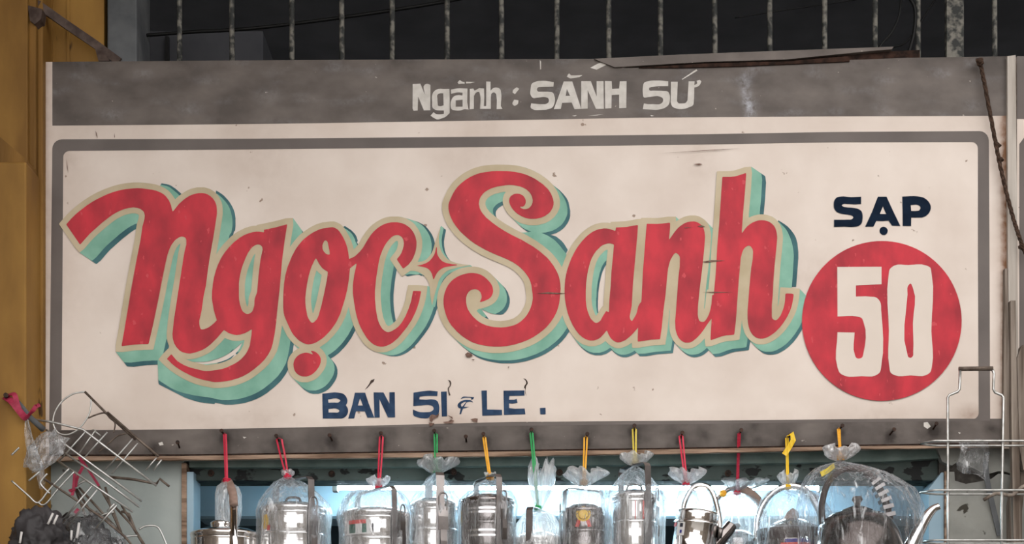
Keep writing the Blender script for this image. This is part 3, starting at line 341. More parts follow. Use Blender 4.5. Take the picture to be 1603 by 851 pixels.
ART['a', 'red'] = "9965,3521 9808,3550 9648,3558 9641,3565 9636,3602 9628,3611 9542,3581 9495,3574 9448,3573 9378,3585 9345,3595 9298,3614 9258,3638 9198,3684 9162,3717 9111,3772 9052,3848 9021,3895 8978,3972 8944,4042 8905,4142 8878,4225 8865,4275 8847,4375 8837,4508 8837,4595 8844,4682 8855,4755 8871,4835 8891,4908 8925,5002 8965,5085 9011,5162 9067,5232 9122,5279 9168,5306 9208,5320 9245,5327 9295,5326 9345,5312 9378,5295 9408,5273 9459,5218 9492,5175 9498,5173 9505,5178 9521,5218 9548,5269 9565,5293 9595,5322 9635,5346 9665,5355 9688,5356 9722,5350 9792,5319 9848,5276 9900,5228 9990,5125 10086,5048 10102,5032 10103,4725 10098,4711 10088,4710 10035,4727 10025,4735 10011,4755 9990,4795 9970,4885 9959,4915 9932,4965 9898,5018 9892,5022 9885,5019 9871,5002 9861,4975 9858,4948 9890,4785 9910,4428 9976,3705 9987,3532 9982,3521/9513,3808 9552,3807 9592,3818 9606,3825 9610,3838 9596,4008 9574,4222 9560,4465 9540,4692 9533,4872 9530,4878 9525,4880 9495,4869 9485,4871 9438,4945 9398,5016 9365,5042 9345,5050 9328,5051 9312,5046 9298,5036 9258,4996 9241,4972 9225,4938 9198,4865 9181,4792 9170,4695 9170,4555 9177,4428 9194,4292 9208,4218 9238,4105 9261,4042 9298,3975 9335,3924 9398,3861 9425,3841 9452,3828 9485,3815"
ART['a', 'cream'] = "10045,3424 9968,3427 9878,3446 9792,3460 9568,3470 9562,3473 9558,3487 9552,3490 9512,3483 9425,3483 9395,3487 9325,3504 9268,3527 9215,3558 9171,3588 9108,3640 9070,3678 9005,3757 8961,3818 8924,3878 8877,3968 8841,4052 8798,4175 8774,4258 8757,4358 8747,4488 8747,4618 8754,4702 8764,4768 8791,4892 8824,4995 8857,5075 8911,5175 8962,5249 9008,5303 9058,5346 9098,5372 9138,5393 9218,5416 9312,5416 9388,5393 9428,5372 9478,5335 9531,5388 9572,5416 9612,5436 9655,5447 9705,5447 9742,5439 9788,5422 9835,5399 9888,5363 9960,5298 10053,5192 10159,5108 10192,5078 10193,4698 10180,4612 10175,4606 10155,4607 10082,4617 10025,4633 10018,4632 10017,4628 10103,3552 10102,3533 10082,3529 10077,3525 10069,3428 10062,3423/9503,3905 9512,3906 9513,3915 9483,4205 9470,4452 9450,4672 9446,4778 9443,4785 9425,4798 9411,4815 9335,4940 9324,4932 9314,4915 9281,4825 9270,4775 9260,4685 9263,4485 9284,4305 9294,4248 9321,4145 9338,4095 9361,4045 9394,3995 9452,3937 9482,3914"
ART['a', 'mint'] = "10045,3424 9968,3427 9878,3446 9792,3460 9568,3470 9562,3473 9558,3487 9552,3490 9512,3483 9425,3483 9395,3487 9315,3508 9255,3534 9172,3588 9108,3640 9070,3678 9005,3757 8974,3798 8924,3878 8877,3968 8841,4052 8798,4175 8774,4258 8757,4358 8750,4432 8750,4472 8747,4488 8747,4618 8750,4665 8764,4768 8791,4892 8824,4995 8857,5075 8901,5158 8968,5262 9032,5349 9083,5408 9132,5449 9172,5476 9218,5499 9292,5520 9385,5520 9462,5496 9502,5476 9552,5440 9604,5492 9645,5519 9685,5539 9728,5550 9778,5550 9815,5542 9862,5526 9908,5503 9962,5466 10033,5402 10127,5295 10232,5212 10265,5182 10267,4802 10252,4712 10229,4675 10178,4607 10155,4607 10105,4615 10100,4608 10176,3638 10148,3592 10143,3532 10139,3522 10073,3428 10065,3424/9491,4075 9495,4075 9497,4085 9483,4205 9470,4452 9450,4672 9446,4778 9443,4785 9425,4798 9412,4814 9358,4900 9352,4905 9344,4878 9333,4788 9333,4665 9337,4648 9340,4545 9357,4408 9388,4272 9418,4182 9434,4148 9464,4102"
ART['a', 'teal'] = "10065,3451 9988,3454 9898,3473 9812,3487 9588,3497 9582,3500 9578,3514 9572,3517 9532,3510 9445,3510 9415,3514 9335,3534 9275,3561 9192,3614 9128,3667 9090,3705 9025,3784 8994,3825 8944,3905 8897,3995 8861,4078 8818,4202 8794,4285 8777,4385 8770,4458 8770,4498 8767,4515 8767,4645 8770,4692 8784,4795 8811,4918 8844,5022 8874,5095 8914,5175 8961,5252 9055,5383 9108,5443 9158,5486 9198,5512 9245,5536 9318,5556 9412,5556 9488,5533 9528,5512 9578,5476 9631,5528 9672,5556 9712,5576 9755,5587 9805,5587 9842,5579 9888,5562 9935,5539 9988,5503 10060,5438 10153,5332 10259,5248 10292,5218 10293,4838 10279,4748 10198,4634 10175,4634 10138,4640 10131,4638 10130,4632 10203,3675 10175,3632 10170,3568 10166,3558 10092,3454 10085,3450/9507,4122 9513,4122 9513,4145 9503,4232 9490,4478 9470,4698 9466,4805 9463,4812 9445,4825 9432,4841 9386,4915 9375,4925 9370,4915 9360,4825 9360,4702 9363,4685 9367,4582 9384,4445 9414,4308 9438,4235 9471,4168 9492,4137"
ART['n2', 'red'] = "10812,3465 10772,3471 10725,3488 10688,3508 10638,3544 10612,3567 10585,3598 10538,3658 10488,3733 10475,3745 10474,3718 10483,3648 10490,3555 10490,3495 10485,3486 10475,3484 10375,3496 10282,3503 10138,3500 10128,3503 10124,3508 10114,3608 10063,4268 10043,4682 10004,4988 9990,5132 9983,5272 9983,5332 9988,5343 9998,5344 10195,5314 10322,5306 10331,5302 10335,5295 10359,5128 10384,4875 10420,4602 10450,4272 10461,4192 10488,4088 10501,4055 10545,3982 10562,3964 10572,3958 10585,3958 10595,3961 10623,3985 10638,4011 10643,4035 10640,4172 10620,4342 10570,5022 10573,5132 10578,5168 10598,5235 10620,5278 10644,5308 10668,5329 10688,5342 10725,5359 10788,5359 10815,5352 10842,5339 10908,5286 10963,5228 11009,5168 11075,5068 11137,4988 11152,4978 11218,4944 11228,4935 11230,4615 11225,4606 11218,4604 11168,4611 11154,4615 11148,4622 11136,4758 11122,4835 11099,4915 11069,4975 11035,5022 11018,5032 11005,5036 10982,5035 10958,5026 10945,5012 10935,4985 10923,4922 10927,4795 10954,4518 10993,4198 11020,3938 11037,3725 11036,3682 11029,3628 11015,3575 10995,3538 10972,3513 10932,3485 10898,3470 10862,3463"
ART['n2', 'cream'] = "10795,3371 10755,3378 10695,3398 10648,3421 10588,3462 10584,3458 10579,3392 10572,3387 10558,3390 10458,3390 10362,3403 10268,3410 10212,3410 10195,3407 10045,3407 10037,3412 10027,3512 9970,4252 9963,4395 9960,4412 9960,4472 9957,4488 9957,4555 9953,4572 9950,4668 9940,4765 9917,4918 9897,5115 9893,5235 9890,5252 9890,5372 9894,5425 9902,5443 10002,5440 10175,5410 10245,5403 10335,5400 10382,5393 10408,5393 10415,5389 10450,5168 10477,4885 10485,4832 10488,4830 10487,4888 10483,4905 10480,4985 10477,5002 10477,5078 10484,5178 10501,5245 10538,5325 10585,5383 10632,5419 10678,5442 10712,5453 10762,5457 10798,5453 10845,5442 10892,5419 10939,5385 10972,5357 11033,5292 11089,5218 11154,5118 11202,5058 11315,4999 11323,4992 11323,4588 11316,4512 11312,4505 11295,4503 11195,4510 11078,4530 11066,4535 11054,4605 11040,4768 11029,4822 11025,4830 11022,4831 11020,4825 11047,4528 11096,4122 11130,3742 11130,3665 11123,3618 11109,3558 11086,3505 11063,3472 11028,3437 10975,3401 10932,3381 10882,3370"
ART['n2', 'mint'] = "10795,3371 10755,3378 10712,3391 10625,3434 10583,3392 10575,3387 10558,3390 10458,3390 10362,3403 10268,3410 10212,3410 10195,3407 10045,3407 10037,3412 10027,3512 9970,4252 9963,4395 9960,4412 9960,4472 9957,4488 9957,4555 9953,4572 9950,4668 9907,5005 9897,5115 9893,5235 9890,5252 9890,5372 9894,5425 9898,5442 9948,5499 9985,5535 10088,5533 10262,5504 10498,5485 10503,5478 10527,5322 10532,5317 10580,5382 10617,5422 10675,5480 10718,5512 10765,5536 10795,5546 10828,5550 10885,5546 10932,5536 10978,5512 11026,5478 11098,5410 11175,5313 11241,5212 11288,5152 11402,5093 11409,5085 11410,4682 11402,4602 11342,4533 11312,4505 11198,4510 11155,4517 11148,4515 11147,4512 11183,4215 11217,3835 11217,3762 11213,3732 11189,3632 11169,3592 11135,3547 11030,3438 10975,3401 10932,3381 10882,3370"
ART['n2', 'teal'] = "10818,3398 10778,3404 10735,3418 10652,3460 10642,3455 10608,3418 10598,3414 10582,3417 10482,3417 10385,3430 10292,3437 10235,3437 10218,3433 10068,3433 10061,3438 10050,3538 9993,4278 9987,4422 9983,4438 9983,4498 9980,4515 9980,4582 9977,4598 9973,4695 9930,5032 9920,5142 9917,5262 9913,5278 9913,5398 9917,5452 9921,5468 10018,5572 10122,5570 10295,5540 10532,5522 10536,5515 10557,5378 10561,5362 10565,5359 10622,5427 10705,5513 10758,5553 10798,5572 10828,5582 10865,5587 10918,5583 10965,5572 11012,5549 11059,5515 11132,5447 11208,5349 11274,5248 11322,5188 11435,5129 11443,5122 11443,4718 11436,4638 11345,4538 11335,4531 11222,4537 11192,4542 11185,4540 11183,4535 11216,4252 11250,3872 11250,3798 11246,3768 11222,3668 11199,3622 11180,3595 11055,3464 11005,3431 10955,3408 10902,3397"
ART['h', 'red'] = "11668,2708 11545,2749 11502,2759 11435,2767 11322,2767 11312,2770 11307,2778 11260,3482 11227,3872 11206,4255 11140,4978 11123,5285 11124,5312 11132,5320 11292,5264 11365,5247 11485,5236 11495,5227 11520,5025 11564,4398 11597,4032 11617,3955 11635,3908 11662,3873 11702,3845 11728,3841 11753,3855 11781,3895 11790,3935 11783,4055 11761,4185 11744,4342 11703,4862 11703,4982 11711,5065 11720,5108 11738,5165 11768,5218 11794,5248 11835,5279 11868,5292 11902,5297 11942,5296 11998,5282 12045,5259 12102,5222 12140,5192 12208,5123 12258,5059 12292,5008 12329,4945 12362,4875 12386,4812 12405,4738 12420,4648 12423,4612 12420,4602 12395,4594 12332,4590 12302,4593 12294,4608 12290,4702 12279,4768 12260,4838 12222,4932 12190,4975 12165,4999 12148,5008 12135,5009 12115,5002 12098,4990 12088,4975 12083,4948 12083,4775 12097,4625 12107,4418 12124,4182 12153,3895 12167,3725 12166,3698 12159,3642 12150,3602 12135,3562 12113,3528 12078,3494 12045,3471 12012,3458 11965,3447 11922,3444 11882,3447 11838,3457 11772,3485 11728,3515 11695,3543 11665,3578 11625,3635 11618,3638 11615,3635 11613,3615 11633,3332 11666,2952 11680,2748 11679,2715 11675,2709"
ART['h', 'cream'] = "11732,2608 11662,2614 11515,2662 11462,2673 11422,2677 11232,2680 11225,2683 11221,2692 11170,3468 11137,3852 11117,4238 11077,4655 11047,5012 11040,5185 11033,5262 11033,5332 11044,5408 11052,5423 11148,5412 11285,5361 11362,5340 11505,5326 11572,5314 11576,5305 11593,5192 11612,5014 11616,5018 11617,5055 11628,5115 11654,5202 11681,5255 11732,5316 11792,5359 11812,5369 11838,5379 11875,5386 11958,5386 11995,5379 12042,5363 12128,5316 12195,5266 12268,5193 12302,5153 12372,5052 12436,4935 12462,4872 12492,4768 12510,4665 12520,4548 12518,4520 12502,4514 12412,4503 12218,4494 12214,4498 12210,4522 12196,4712 12186,4765 12178,4789 12175,4790 12213,4195 12243,3908 12257,3742 12256,3682 12240,3582 12216,3518 12173,3458 12123,3412 12068,3381 12002,3360 11938,3353 11905,3353 11865,3357 11805,3371 11768,3384 11728,3404 11722,3405 11723,3342 11757,2965 11770,2728 11773,2712 11759,2612 11752,2607"
ART['h', 'mint'] = "11732,2608 11662,2614 11515,2662 11482,2670 11422,2677 11232,2680 11225,2683 11220,2695 11170,3468 11137,3852 11117,4238 11050,4958 11040,5185 11033,5262 11033,5332 11048,5422 11152,5535 11162,5540 11258,5529 11395,5478 11472,5457 11615,5443 11681,5432 11686,5422 11704,5295 11708,5292 11835,5430 11895,5472 11928,5489 11985,5503 12065,5503 12105,5496 12152,5479 12238,5432 12305,5383 12380,5308 12442,5228 12502,5135 12549,5045 12586,4948 12613,4832 12627,4708 12630,4665 12628,4634 12518,4518 12502,4514 12402,4503 12394,4498 12410,4292 12427,4008 12420,3922 12410,3858 12396,3798 12372,3725 12333,3635 12302,3584 12283,3562 12202,3480 12185,3470 12136,3422 12102,3398 12075,3384 12018,3364 11985,3357 11895,3352 11893,3325 11917,3075 11930,2838 11933,2822 11920,2722 11908,2708 11762,2608"
ART['h', 'teal'] = "11775,2638 11705,2644 11558,2692 11525,2700 11465,2707 11275,2710 11268,2713 11264,2725 11223,3358 11217,3422 11217,3458 11215,3462 11203,3465 11200,3472 11197,3545 11167,3885 11147,4272 11080,4992 11070,5218 11063,5295 11063,5365 11078,5455 11177,5562 11202,5583 11298,5572 11435,5521 11512,5500 11655,5486 11721,5475 11726,5465 11745,5336 11752,5339 11882,5476 11942,5519 11968,5532 12025,5546 12105,5547 12145,5539 12192,5523 12278,5476 12345,5426 12420,5352 12482,5272 12542,5178 12589,5088 12626,4992 12653,4875 12670,4708 12670,4682 12666,4675 12551,4552 12535,4547 12448,4537 12358,4533 12353,4528 12353,4495 12356,4488 12458,4486 12463,4482 12466,4458 12497,4042 12497,3935 12483,3805 12462,3725 12432,3665 12386,3602 12333,3545 12285,3508 12192,3450 12185,3449 12175,3459 12135,3431 12102,3414 12028,3388 11962,3383 11955,3380 11953,3365 11977,3115 11990,2878 11993,2862 11980,2762 11972,2751 11825,2651 11802,2638"
ART['star', 'red'] = "6832,3864 6825,3877 6809,3952 6796,3985 6768,4032 6728,4077 6705,4095 6662,4119 6608,4139 6525,4158 6608,4171 6658,4184 6688,4196 6712,4211 6742,4247 6762,4285 6782,4362 6788,4371 6795,4365 6821,4305 6845,4265 6871,4235 6915,4201 6948,4185 6985,4175 7148,4149 7155,4145 7155,4142 7145,4138 7075,4133 6985,4113 6948,4099 6920,4082 6882,4042 6855,3998 6846,3975 6841,3945 6839,3875"
ART['star', 'cream'] = "6895,3561 6884,3582 6804,3818 6776,3918 6752,3968 6723,4008 6680,4052 6662,4066 6645,4076 6612,4089 6562,4097 6455,4097 6435,4101 6417,4118 6298,4258 6302,4262 6322,4260 6432,4237 6488,4237 6538,4251 6582,4271 6626,4302 6652,4327 6692,4382 6712,4425 6719,4448 6727,4495 6734,4612 6762,4768 6765,4768 6769,4758 6808,4595 6864,4402 6891,4348 6923,4305 6982,4251 7008,4234 7045,4218 7178,4181 7335,4153 7352,4149 7353,4145 7225,4133 7208,4127 7172,4122 7102,4102 7068,4089 7015,4059 6997,4045 6958,4006 6924,3958 6901,3912 6884,3858 6874,3795 6870,3722"
ART['star', 'mint'] = "6905,3533 6894,3552 6804,3818 6776,3918 6752,3968 6723,4008 6680,4052 6662,4066 6645,4076 6612,4089 6562,4097 6455,4097 6435,4101 6417,4118 6296,4262 6301,4268 6342,4296 6475,4270 6532,4270 6552,4274 6605,4294 6635,4311 6652,4327 6692,4382 6712,4425 6719,4448 6727,4495 6734,4612 6761,4772 6805,4804 6809,4802 6812,4792 6851,4628 6908,4435 6934,4382 6967,4338 7025,4284 7052,4267 7088,4251 7222,4214 7395,4183 7401,4178 7397,4172 7358,4144 7228,4133 7212,4127 7175,4122 7105,4102 7038,4072 7002,4036 6955,3965 6931,3902 6924,3868 6917,3822 6913,3755 6924,3678 6943,3585 6944,3565 6939,3558"
ART['star', 'teal'] = "6905,3538 6894,3552 6804,3818 6776,3918 6752,3968 6723,4008 6680,4052 6662,4066 6645,4076 6612,4089 6562,4097 6455,4097 6435,4101 6417,4118 6296,4262 6301,4268 6354,4308 6378,4323 6512,4297 6565,4297 6618,4311 6653,4328 6692,4382 6712,4425 6719,4448 6727,4495 6734,4612 6761,4772 6821,4818 6842,4831 6846,4828 6849,4818 6888,4655 6944,4462 6971,4408 7003,4365 7062,4311 7088,4294 7125,4278 7258,4241 7415,4213 7432,4210 7437,4205 7433,4198 7358,4145 7252,4136 7172,4122 7075,4092 7055,4082 7038,4066 7004,4018 6981,3972 6964,3918 6954,3855 6950,3782 6960,3705 6980,3612 6977,3588 6955,3577 6948,3567 6928,3557 6922,3547"
ART['SẠP', "navy"] = "13480,3076 13361,3082 13321,3083 13281,3080 13241,3075 13201,3072 13162,3074 13129,3079 13113,3083 13098,3090 13087,3100 13077,3111 13068,3124 13061,3138 13056,3153 13053,3169 13051,3185 13051,3218 13053,3234 13056,3250 13061,3265 13069,3280 13079,3294 13091,3307 13104,3318 13121,3328 13141,3335 13183,3345 13210,3350 13263,3356 13318,3366 13331,3370 13342,3376 13348,3382 13353,3389 13357,3396 13358,3403 13356,3409 13352,3414 13342,3424 13327,3432 13308,3435 13268,3435 13215,3437 13056,3437 13056,3551 13215,3546 13335,3552 13374,3549 13407,3545 13423,3541 13438,3536 13451,3528 13464,3520 13476,3510 13486,3498 13492,3484 13497,3468 13504,3414 13505,3392 13505,3371 13501,3350 13498,3336 13494,3322 13488,3309 13480,3297 13469,3287 13456,3278 13427,3265 13407,3259 13386,3255 13342,3249 13319,3247 13271,3245 13219,3238 13206,3234 13194,3228 13184,3220 13180,3216 13178,3212 13180,3207 13185,3202 13193,3197 13199,3193 13215,3188 13232,3188 13268,3191 13300,3192 13364,3196 13395,3196 13480,3191|13743,3076 13878,3076 13979,3297 14095,3536 13963,3530 13910,3451 13842,3457 13820,3458 13794,3458 13719,3456 13674,3546 13544,3546 13650,3318/13822,3228 13772,3345 13873,3348|14125,3074 14187,3072 14249,3068 14310,3067 14371,3072 14420,3080 14444,3086 14466,3095 14487,3108 14507,3123 14526,3140 14541,3159 14553,3178 14563,3200 14570,3222 14572,3244 14571,3266 14565,3288 14557,3309 14546,3329 14534,3344 14520,3358 14504,3371 14488,3382 14475,3388 14435,3403 14265,3403 14263,3536 14132,3536 14130,3318/14256,3207 14286,3205 14316,3201 14344,3200 14371,3207 14389,3216 14397,3221 14403,3228 14406,3235 14408,3243 14409,3252 14408,3260 14405,3269 14400,3278 14394,3286 14387,3292 14379,3295 14369,3297 14329,3301 14265,3300"
ART['BÁN', "navy"] = "5045,6157 5109,6151 5174,6143 5238,6138 5301,6143 5340,6149 5359,6154 5376,6162 5390,6172 5403,6185 5414,6199 5423,6214 5429,6227 5434,6241 5438,6256 5439,6270 5438,6282 5436,6294 5433,6306 5425,6322 5414,6336 5436,6371 5442,6383 5446,6396 5449,6411 5450,6425 5449,6439 5447,6454 5442,6469 5436,6483 5428,6496 5419,6507 5409,6517 5397,6526 5385,6533 5376,6537 5348,6547 5054,6547 5049,6364/5136,6247 5179,6241 5223,6232 5265,6230 5301,6242 5317,6253 5324,6259 5327,6265 5325,6272 5320,6279 5312,6285 5306,6291 5290,6297 5272,6298 5235,6296 5141,6298/5141,6399 5180,6395 5221,6389 5259,6388 5291,6402 5305,6413 5311,6419 5313,6425 5311,6431 5307,6438 5302,6444 5296,6449 5283,6454 5268,6455 5235,6453 5143,6453|5555,6143 5716,6143 5771,6308 5860,6533 5752,6533 5710,6435 5573,6435 5545,6545 5451,6547 5517,6326/5637,6228 5602,6343 5679,6343|5849,6138 6004,6140 6095,6312 6095,6137 6180,6134 6186,6529 6072,6529 5940,6247 5945,6531 5863,6533"
ART['SỈ', "navy"] = "6852,6123 6760,6113 6729,6111 6694,6112 6658,6115 6588,6123 6559,6128 6473,6143 6470,6352 6588,6343 6666,6334 6704,6333 6741,6341 6760,6348 6769,6352 6776,6358 6782,6367 6786,6378 6788,6389 6788,6399 6783,6410 6774,6419 6763,6428 6752,6435 6734,6442 6713,6445 6641,6448 6611,6448 6581,6446 6553,6441 6530,6434 6464,6405 6465,6430 6465,6456 6467,6480 6476,6499 6489,6510 6505,6517 6561,6534 6582,6539 6602,6541 6648,6544 6674,6545 6698,6541 6717,6531 6724,6523 6741,6493 6776,6504 6788,6505 6807,6504 6826,6500 6844,6492 6858,6482 6867,6467 6872,6450 6876,6411 6877,6391 6877,6370 6874,6349 6870,6329 6865,6313 6859,6297 6851,6282 6841,6270 6825,6260 6805,6253 6764,6247 6741,6246 6694,6251 6670,6253 6644,6252 6564,6247 6570,6206 6645,6196 6670,6194 6714,6192 6846,6194|6903,6127 6993,6123 6999,6511 6917,6515"
ART['&', "navy"] = "7211,6244 7232,6216 7240,6209 7257,6203 7276,6203 7422,6211 7414,6232 7411,6237 7403,6243 7375,6253 7376,6234 7375,6229 7367,6221 7351,6220 7287,6221 7272,6223 7258,6225 7246,6229|7393,6276 7405,6296 7370,6286 7358,6284 7345,6285 7305,6294 7264,6364 7346,6364 7287,6383 7248,6390 7217,6479 7193,6476 7213,6390 7183,6381 7176,6376 7170,6367 7166,6357 7164,6345 7164,6335 7168,6322 7177,6309 7188,6298 7199,6288 7212,6279 7227,6271 7242,6265 7258,6261 7275,6257 7293,6256 7311,6255 7353,6258 7364,6260 7375,6264/7293,6284 7285,6285 7272,6288 7258,6293 7246,6300 7228,6312 7221,6320 7217,6329 7217,6336 7223,6358 7240,6358 7278,6313 7293,6293"
ART['LẺ', "navy"] = "7535,6111 7621,6108 7626,6405 7858,6411 7861,6493 7550,6503 7543,6270|7882,6111 8211,6108 8211,6188 7974,6194 7970,6253 8052,6253 8088,6237 8102,6300 8023,6315 7970,6308 7970,6382 8058,6394 8213,6390 8225,6479 7890,6491|8452,6382 8540,6378 8542,6479 8458,6482"
ART["dot", "navy"] = "13830,3546 13841,3547 13853,3551 13863,3556 13873,3562 13880,3570 13887,3579 13893,3589 13896,3599 13897,3610 13895,3621 13893,3632 13888,3642 13883,3651 13875,3660 13866,3668 13857,3673 13848,3675 13838,3676 13820,3673 13809,3670 13799,3664 13790,3657 13782,3649 13777,3640 13773,3630 13770,3620 13769,3610 13770,3597 13774,3584 13780,3572 13788,3562 13797,3556 13807,3551 13819,3547"
ART["accents", "brown"] = "5710,6099 5764,6027 5780,6002 5808,5946 5865,5927 5851,5969 5808,6002 5767,6053 5752,6068 5742,6076|7009,5941 7038,5948 7046,5953 7053,5961 7058,5971 7062,5983 7064,5994 7064,6006 7061,6018 7057,6030 7052,6041 7046,6050 7033,6067 7029,6076 7028,6086 7030,6107 7036,6134 7052,6182 7029,6188 7016,6135 7010,6093 7009,6081 7011,6070 7016,6061 7031,6044 7037,6035 7040,6025 7041,6015 7041,6004 7039,5986 7032,5971 7024,5958|8190,5920 8215,5924 8223,5927 8233,5934 8242,5943 8250,5953 8256,5965 8260,5982 8261,5991 8260,6000 8257,6010 8242,6030 8237,6041 8232,6061 8229,6082 8228,6111 8231,6141 8240,6200 8228,6164 8225,6153 8224,6135 8225,6116 8224,6098 8219,6082 8208,6069 8205,6064 8204,6058 8206,6050 8211,6035 8217,6024 8233,6005 8237,5994 8237,5984 8236,5973 8233,5962 8229,5953 8221,5943"
ART['Ngành', "white"] = "6460,1315 6580,1308 6650,1480 6644,1437 6634,1392 6632,1352 6648,1325 6668,1315 6679,1311 6690,1310 6702,1312 6738,1330 6735,1724 6635,1727 6545,1510 6538,1729 6475,1734 6458,1699|7034,1390 6949,1392 6898,1389 6873,1390 6850,1395 6833,1402 6817,1411 6802,1422 6790,1435 6783,1445 6777,1456 6768,1480 6761,1508 6761,1539 6765,1600 6764,1648 6766,1670 6775,1689 6784,1699 6795,1707 6807,1714 6820,1719 6834,1723 6849,1725 6897,1728 6949,1729 6949,1779 6914,1786 6897,1788 6879,1789 6849,1787 6833,1785 6820,1779 6811,1774 6788,1754 6740,1809 6777,1836 6819,1860 6834,1866 6850,1869 6864,1868 6879,1865 6946,1841 6963,1834 6979,1824 6995,1812 7039,1769 7039,1550/6850,1480 6857,1473 6867,1467 6889,1460 6902,1458 6939,1460 6944,1649 6907,1660 6894,1661 6884,1661 6854,1654 6847,1576 6847,1550 6843,1512 6843,1494|7059,1400 7127,1388 7149,1385 7191,1382 7317,1385 7314,1600 7334,1714 7285,1709 7269,1709 7254,1713 7224,1723 7209,1727 7189,1730 7169,1731 7149,1730 7096,1722 7081,1717 7069,1709 7063,1699 7059,1686 7056,1673 7053,1637 7054,1614 7058,1591 7064,1570 7072,1551 7082,1533 7095,1517 7109,1505 7123,1498 7138,1493 7169,1488 7186,1487 7239,1495 7242,1450 7187,1445 7169,1445 7142,1448 7115,1455 7061,1470/7134,1570 7242,1560 7242,1669 7134,1669|7354,1390 7409,1385 7429,1420 7499,1380 7577,1385 7581,1520 7574,1659 7611,1659 7611,1275 7679,1278 7679,1420 7708,1388 7719,1380 7733,1374 7748,1370 7764,1369 7779,1370 7792,1373 7806,1378 7819,1386 7829,1395 7835,1406 7839,1420 7844,1450 7849,1501 7847,1554 7842,1607 7839,1659 7866,1704 7774,1709 7777,1614 7778,1567 7771,1493 7769,1481 7764,1470 7758,1462 7750,1454 7742,1448 7734,1445 7725,1445 7715,1449 7706,1454 7699,1460 7691,1472 7688,1487 7684,1520 7684,1704 7514,1704 7517,1648 7522,1591 7523,1534 7514,1480 7508,1457 7505,1446 7499,1440 7490,1438 7480,1438 7469,1441 7459,1445 7446,1454 7437,1468 7419,1500 7417,1704 7352,1711 7354,1550|7164,1290 7181,1268 7190,1259 7199,1255 7206,1257 7229,1275 7274,1285 7274,1310 7229,1308 7179,1315/7294,1278 7439,1282 7369,1302 7294,1305"
ART[':', "white"] = "8090,1365 8128,1390 8060,1475 8025,1445 8028,1422 8030,1415 8040,1399 8056,1387|8050,1559 8115,1569 8113,1608 8110,1619 8099,1633 8083,1646 8065,1654 8050,1654 8042,1650 8033,1642 8026,1633 8022,1624 8022,1609 8030,1593"
ART['SÀNH', "white"] = "8669,1285 8584,1272 8542,1266 8499,1265 8438,1267 8408,1271 8380,1280 8349,1292 8336,1300 8325,1310 8317,1325 8312,1342 8300,1436 8300,1464 8308,1490 8321,1512 8330,1522 8340,1530 8357,1535 8377,1534 8399,1530 8450,1524 8480,1519 8510,1516 8539,1520 8564,1527 8576,1532 8584,1540 8590,1551 8593,1566 8593,1581 8589,1594 8585,1602 8579,1608 8564,1619 8546,1627 8524,1630 8454,1630 8429,1628 8380,1624 8315,1617 8307,1656 8305,1674 8310,1689 8317,1697 8327,1704 8350,1714 8375,1722 8403,1723 8520,1719 8550,1716 8579,1709 8598,1704 8617,1698 8635,1690 8649,1679 8659,1667 8667,1652 8679,1619 8686,1590 8688,1559 8686,1529 8679,1500 8670,1472 8663,1459 8654,1450 8643,1444 8629,1441 8599,1438 8570,1435 8479,1435 8447,1436 8431,1435 8419,1430 8414,1423 8409,1416 8406,1408 8404,1400 8406,1392 8409,1384 8414,1376 8419,1370 8431,1363 8447,1361 8504,1358 8579,1358 8664,1355|8824,1275 8959,1275 9099,1704 8994,1709 8949,1604 8799,1609 8779,1704 8669,1709 8769,1440/8874,1390 8854,1500 8924,1500|9099,1270 9249,1270 9339,1510 9339,1270 9448,1270 9453,1704 9329,1704 9199,1410 9199,1699 9099,1704|9469,1268 9575,1270 9582,1390 9692,1385 9702,1273 9808,1270 9803,1687 9692,1692 9692,1480 9575,1486 9572,1692 9474,1698|8874,1200 8891,1168 8900,1155 8909,1150 8916,1154 8939,1180 8999,1180 9119,1175 9069,1208 8929,1228"
ART['SỨ', "white"] = "10460,1273 10341,1261 10301,1260 10232,1260 10197,1262 10164,1268 10120,1277 10100,1284 10084,1295 10074,1311 10069,1331 10063,1374 10061,1395 10060,1417 10061,1438 10067,1495 10071,1511 10079,1523 10095,1528 10117,1526 10141,1521 10207,1512 10251,1505 10294,1503 10333,1512 10357,1523 10368,1530 10376,1539 10380,1552 10381,1567 10379,1583 10373,1597 10368,1605 10360,1612 10344,1623 10318,1632 10288,1633 10227,1629 10185,1630 10142,1629 10126,1627 10079,1618 10063,1708 10154,1714 10243,1718 10273,1718 10301,1716 10329,1712 10356,1706 10383,1698 10407,1687 10424,1677 10440,1666 10454,1653 10466,1639 10475,1620 10481,1599 10485,1577 10488,1536 10488,1517 10486,1498 10482,1480 10473,1457 10467,1447 10460,1438 10443,1428 10422,1424 10376,1422 10339,1419 10264,1418 10227,1417 10190,1419 10174,1418 10164,1411 10161,1403 10160,1393 10161,1383 10164,1374 10174,1366 10190,1362 10227,1358 10285,1351 10343,1348 10460,1348|10503,1279 10609,1279 10598,1586 10614,1607 10620,1613 10631,1618 10645,1619 10706,1617 10723,1614 10736,1607 10744,1599 10763,1565 10779,1273 10874,1273 10869,1332 10893,1320 10904,1314 10911,1305 10913,1296 10906,1263 10954,1249 10980,1273 10965,1310 10959,1321 10950,1332 10940,1342 10928,1351 10916,1358 10905,1362 10869,1369 10868,1478 10866,1532 10859,1614 10857,1627 10853,1639 10840,1654 10821,1665 10753,1692 10727,1700 10700,1705 10673,1708 10651,1708 10630,1707 10608,1703 10588,1698 10553,1685 10537,1677 10524,1666 10515,1651 10508,1634 10498,1597|10901,1083 10919,1104 10683,1247 10673,1238"
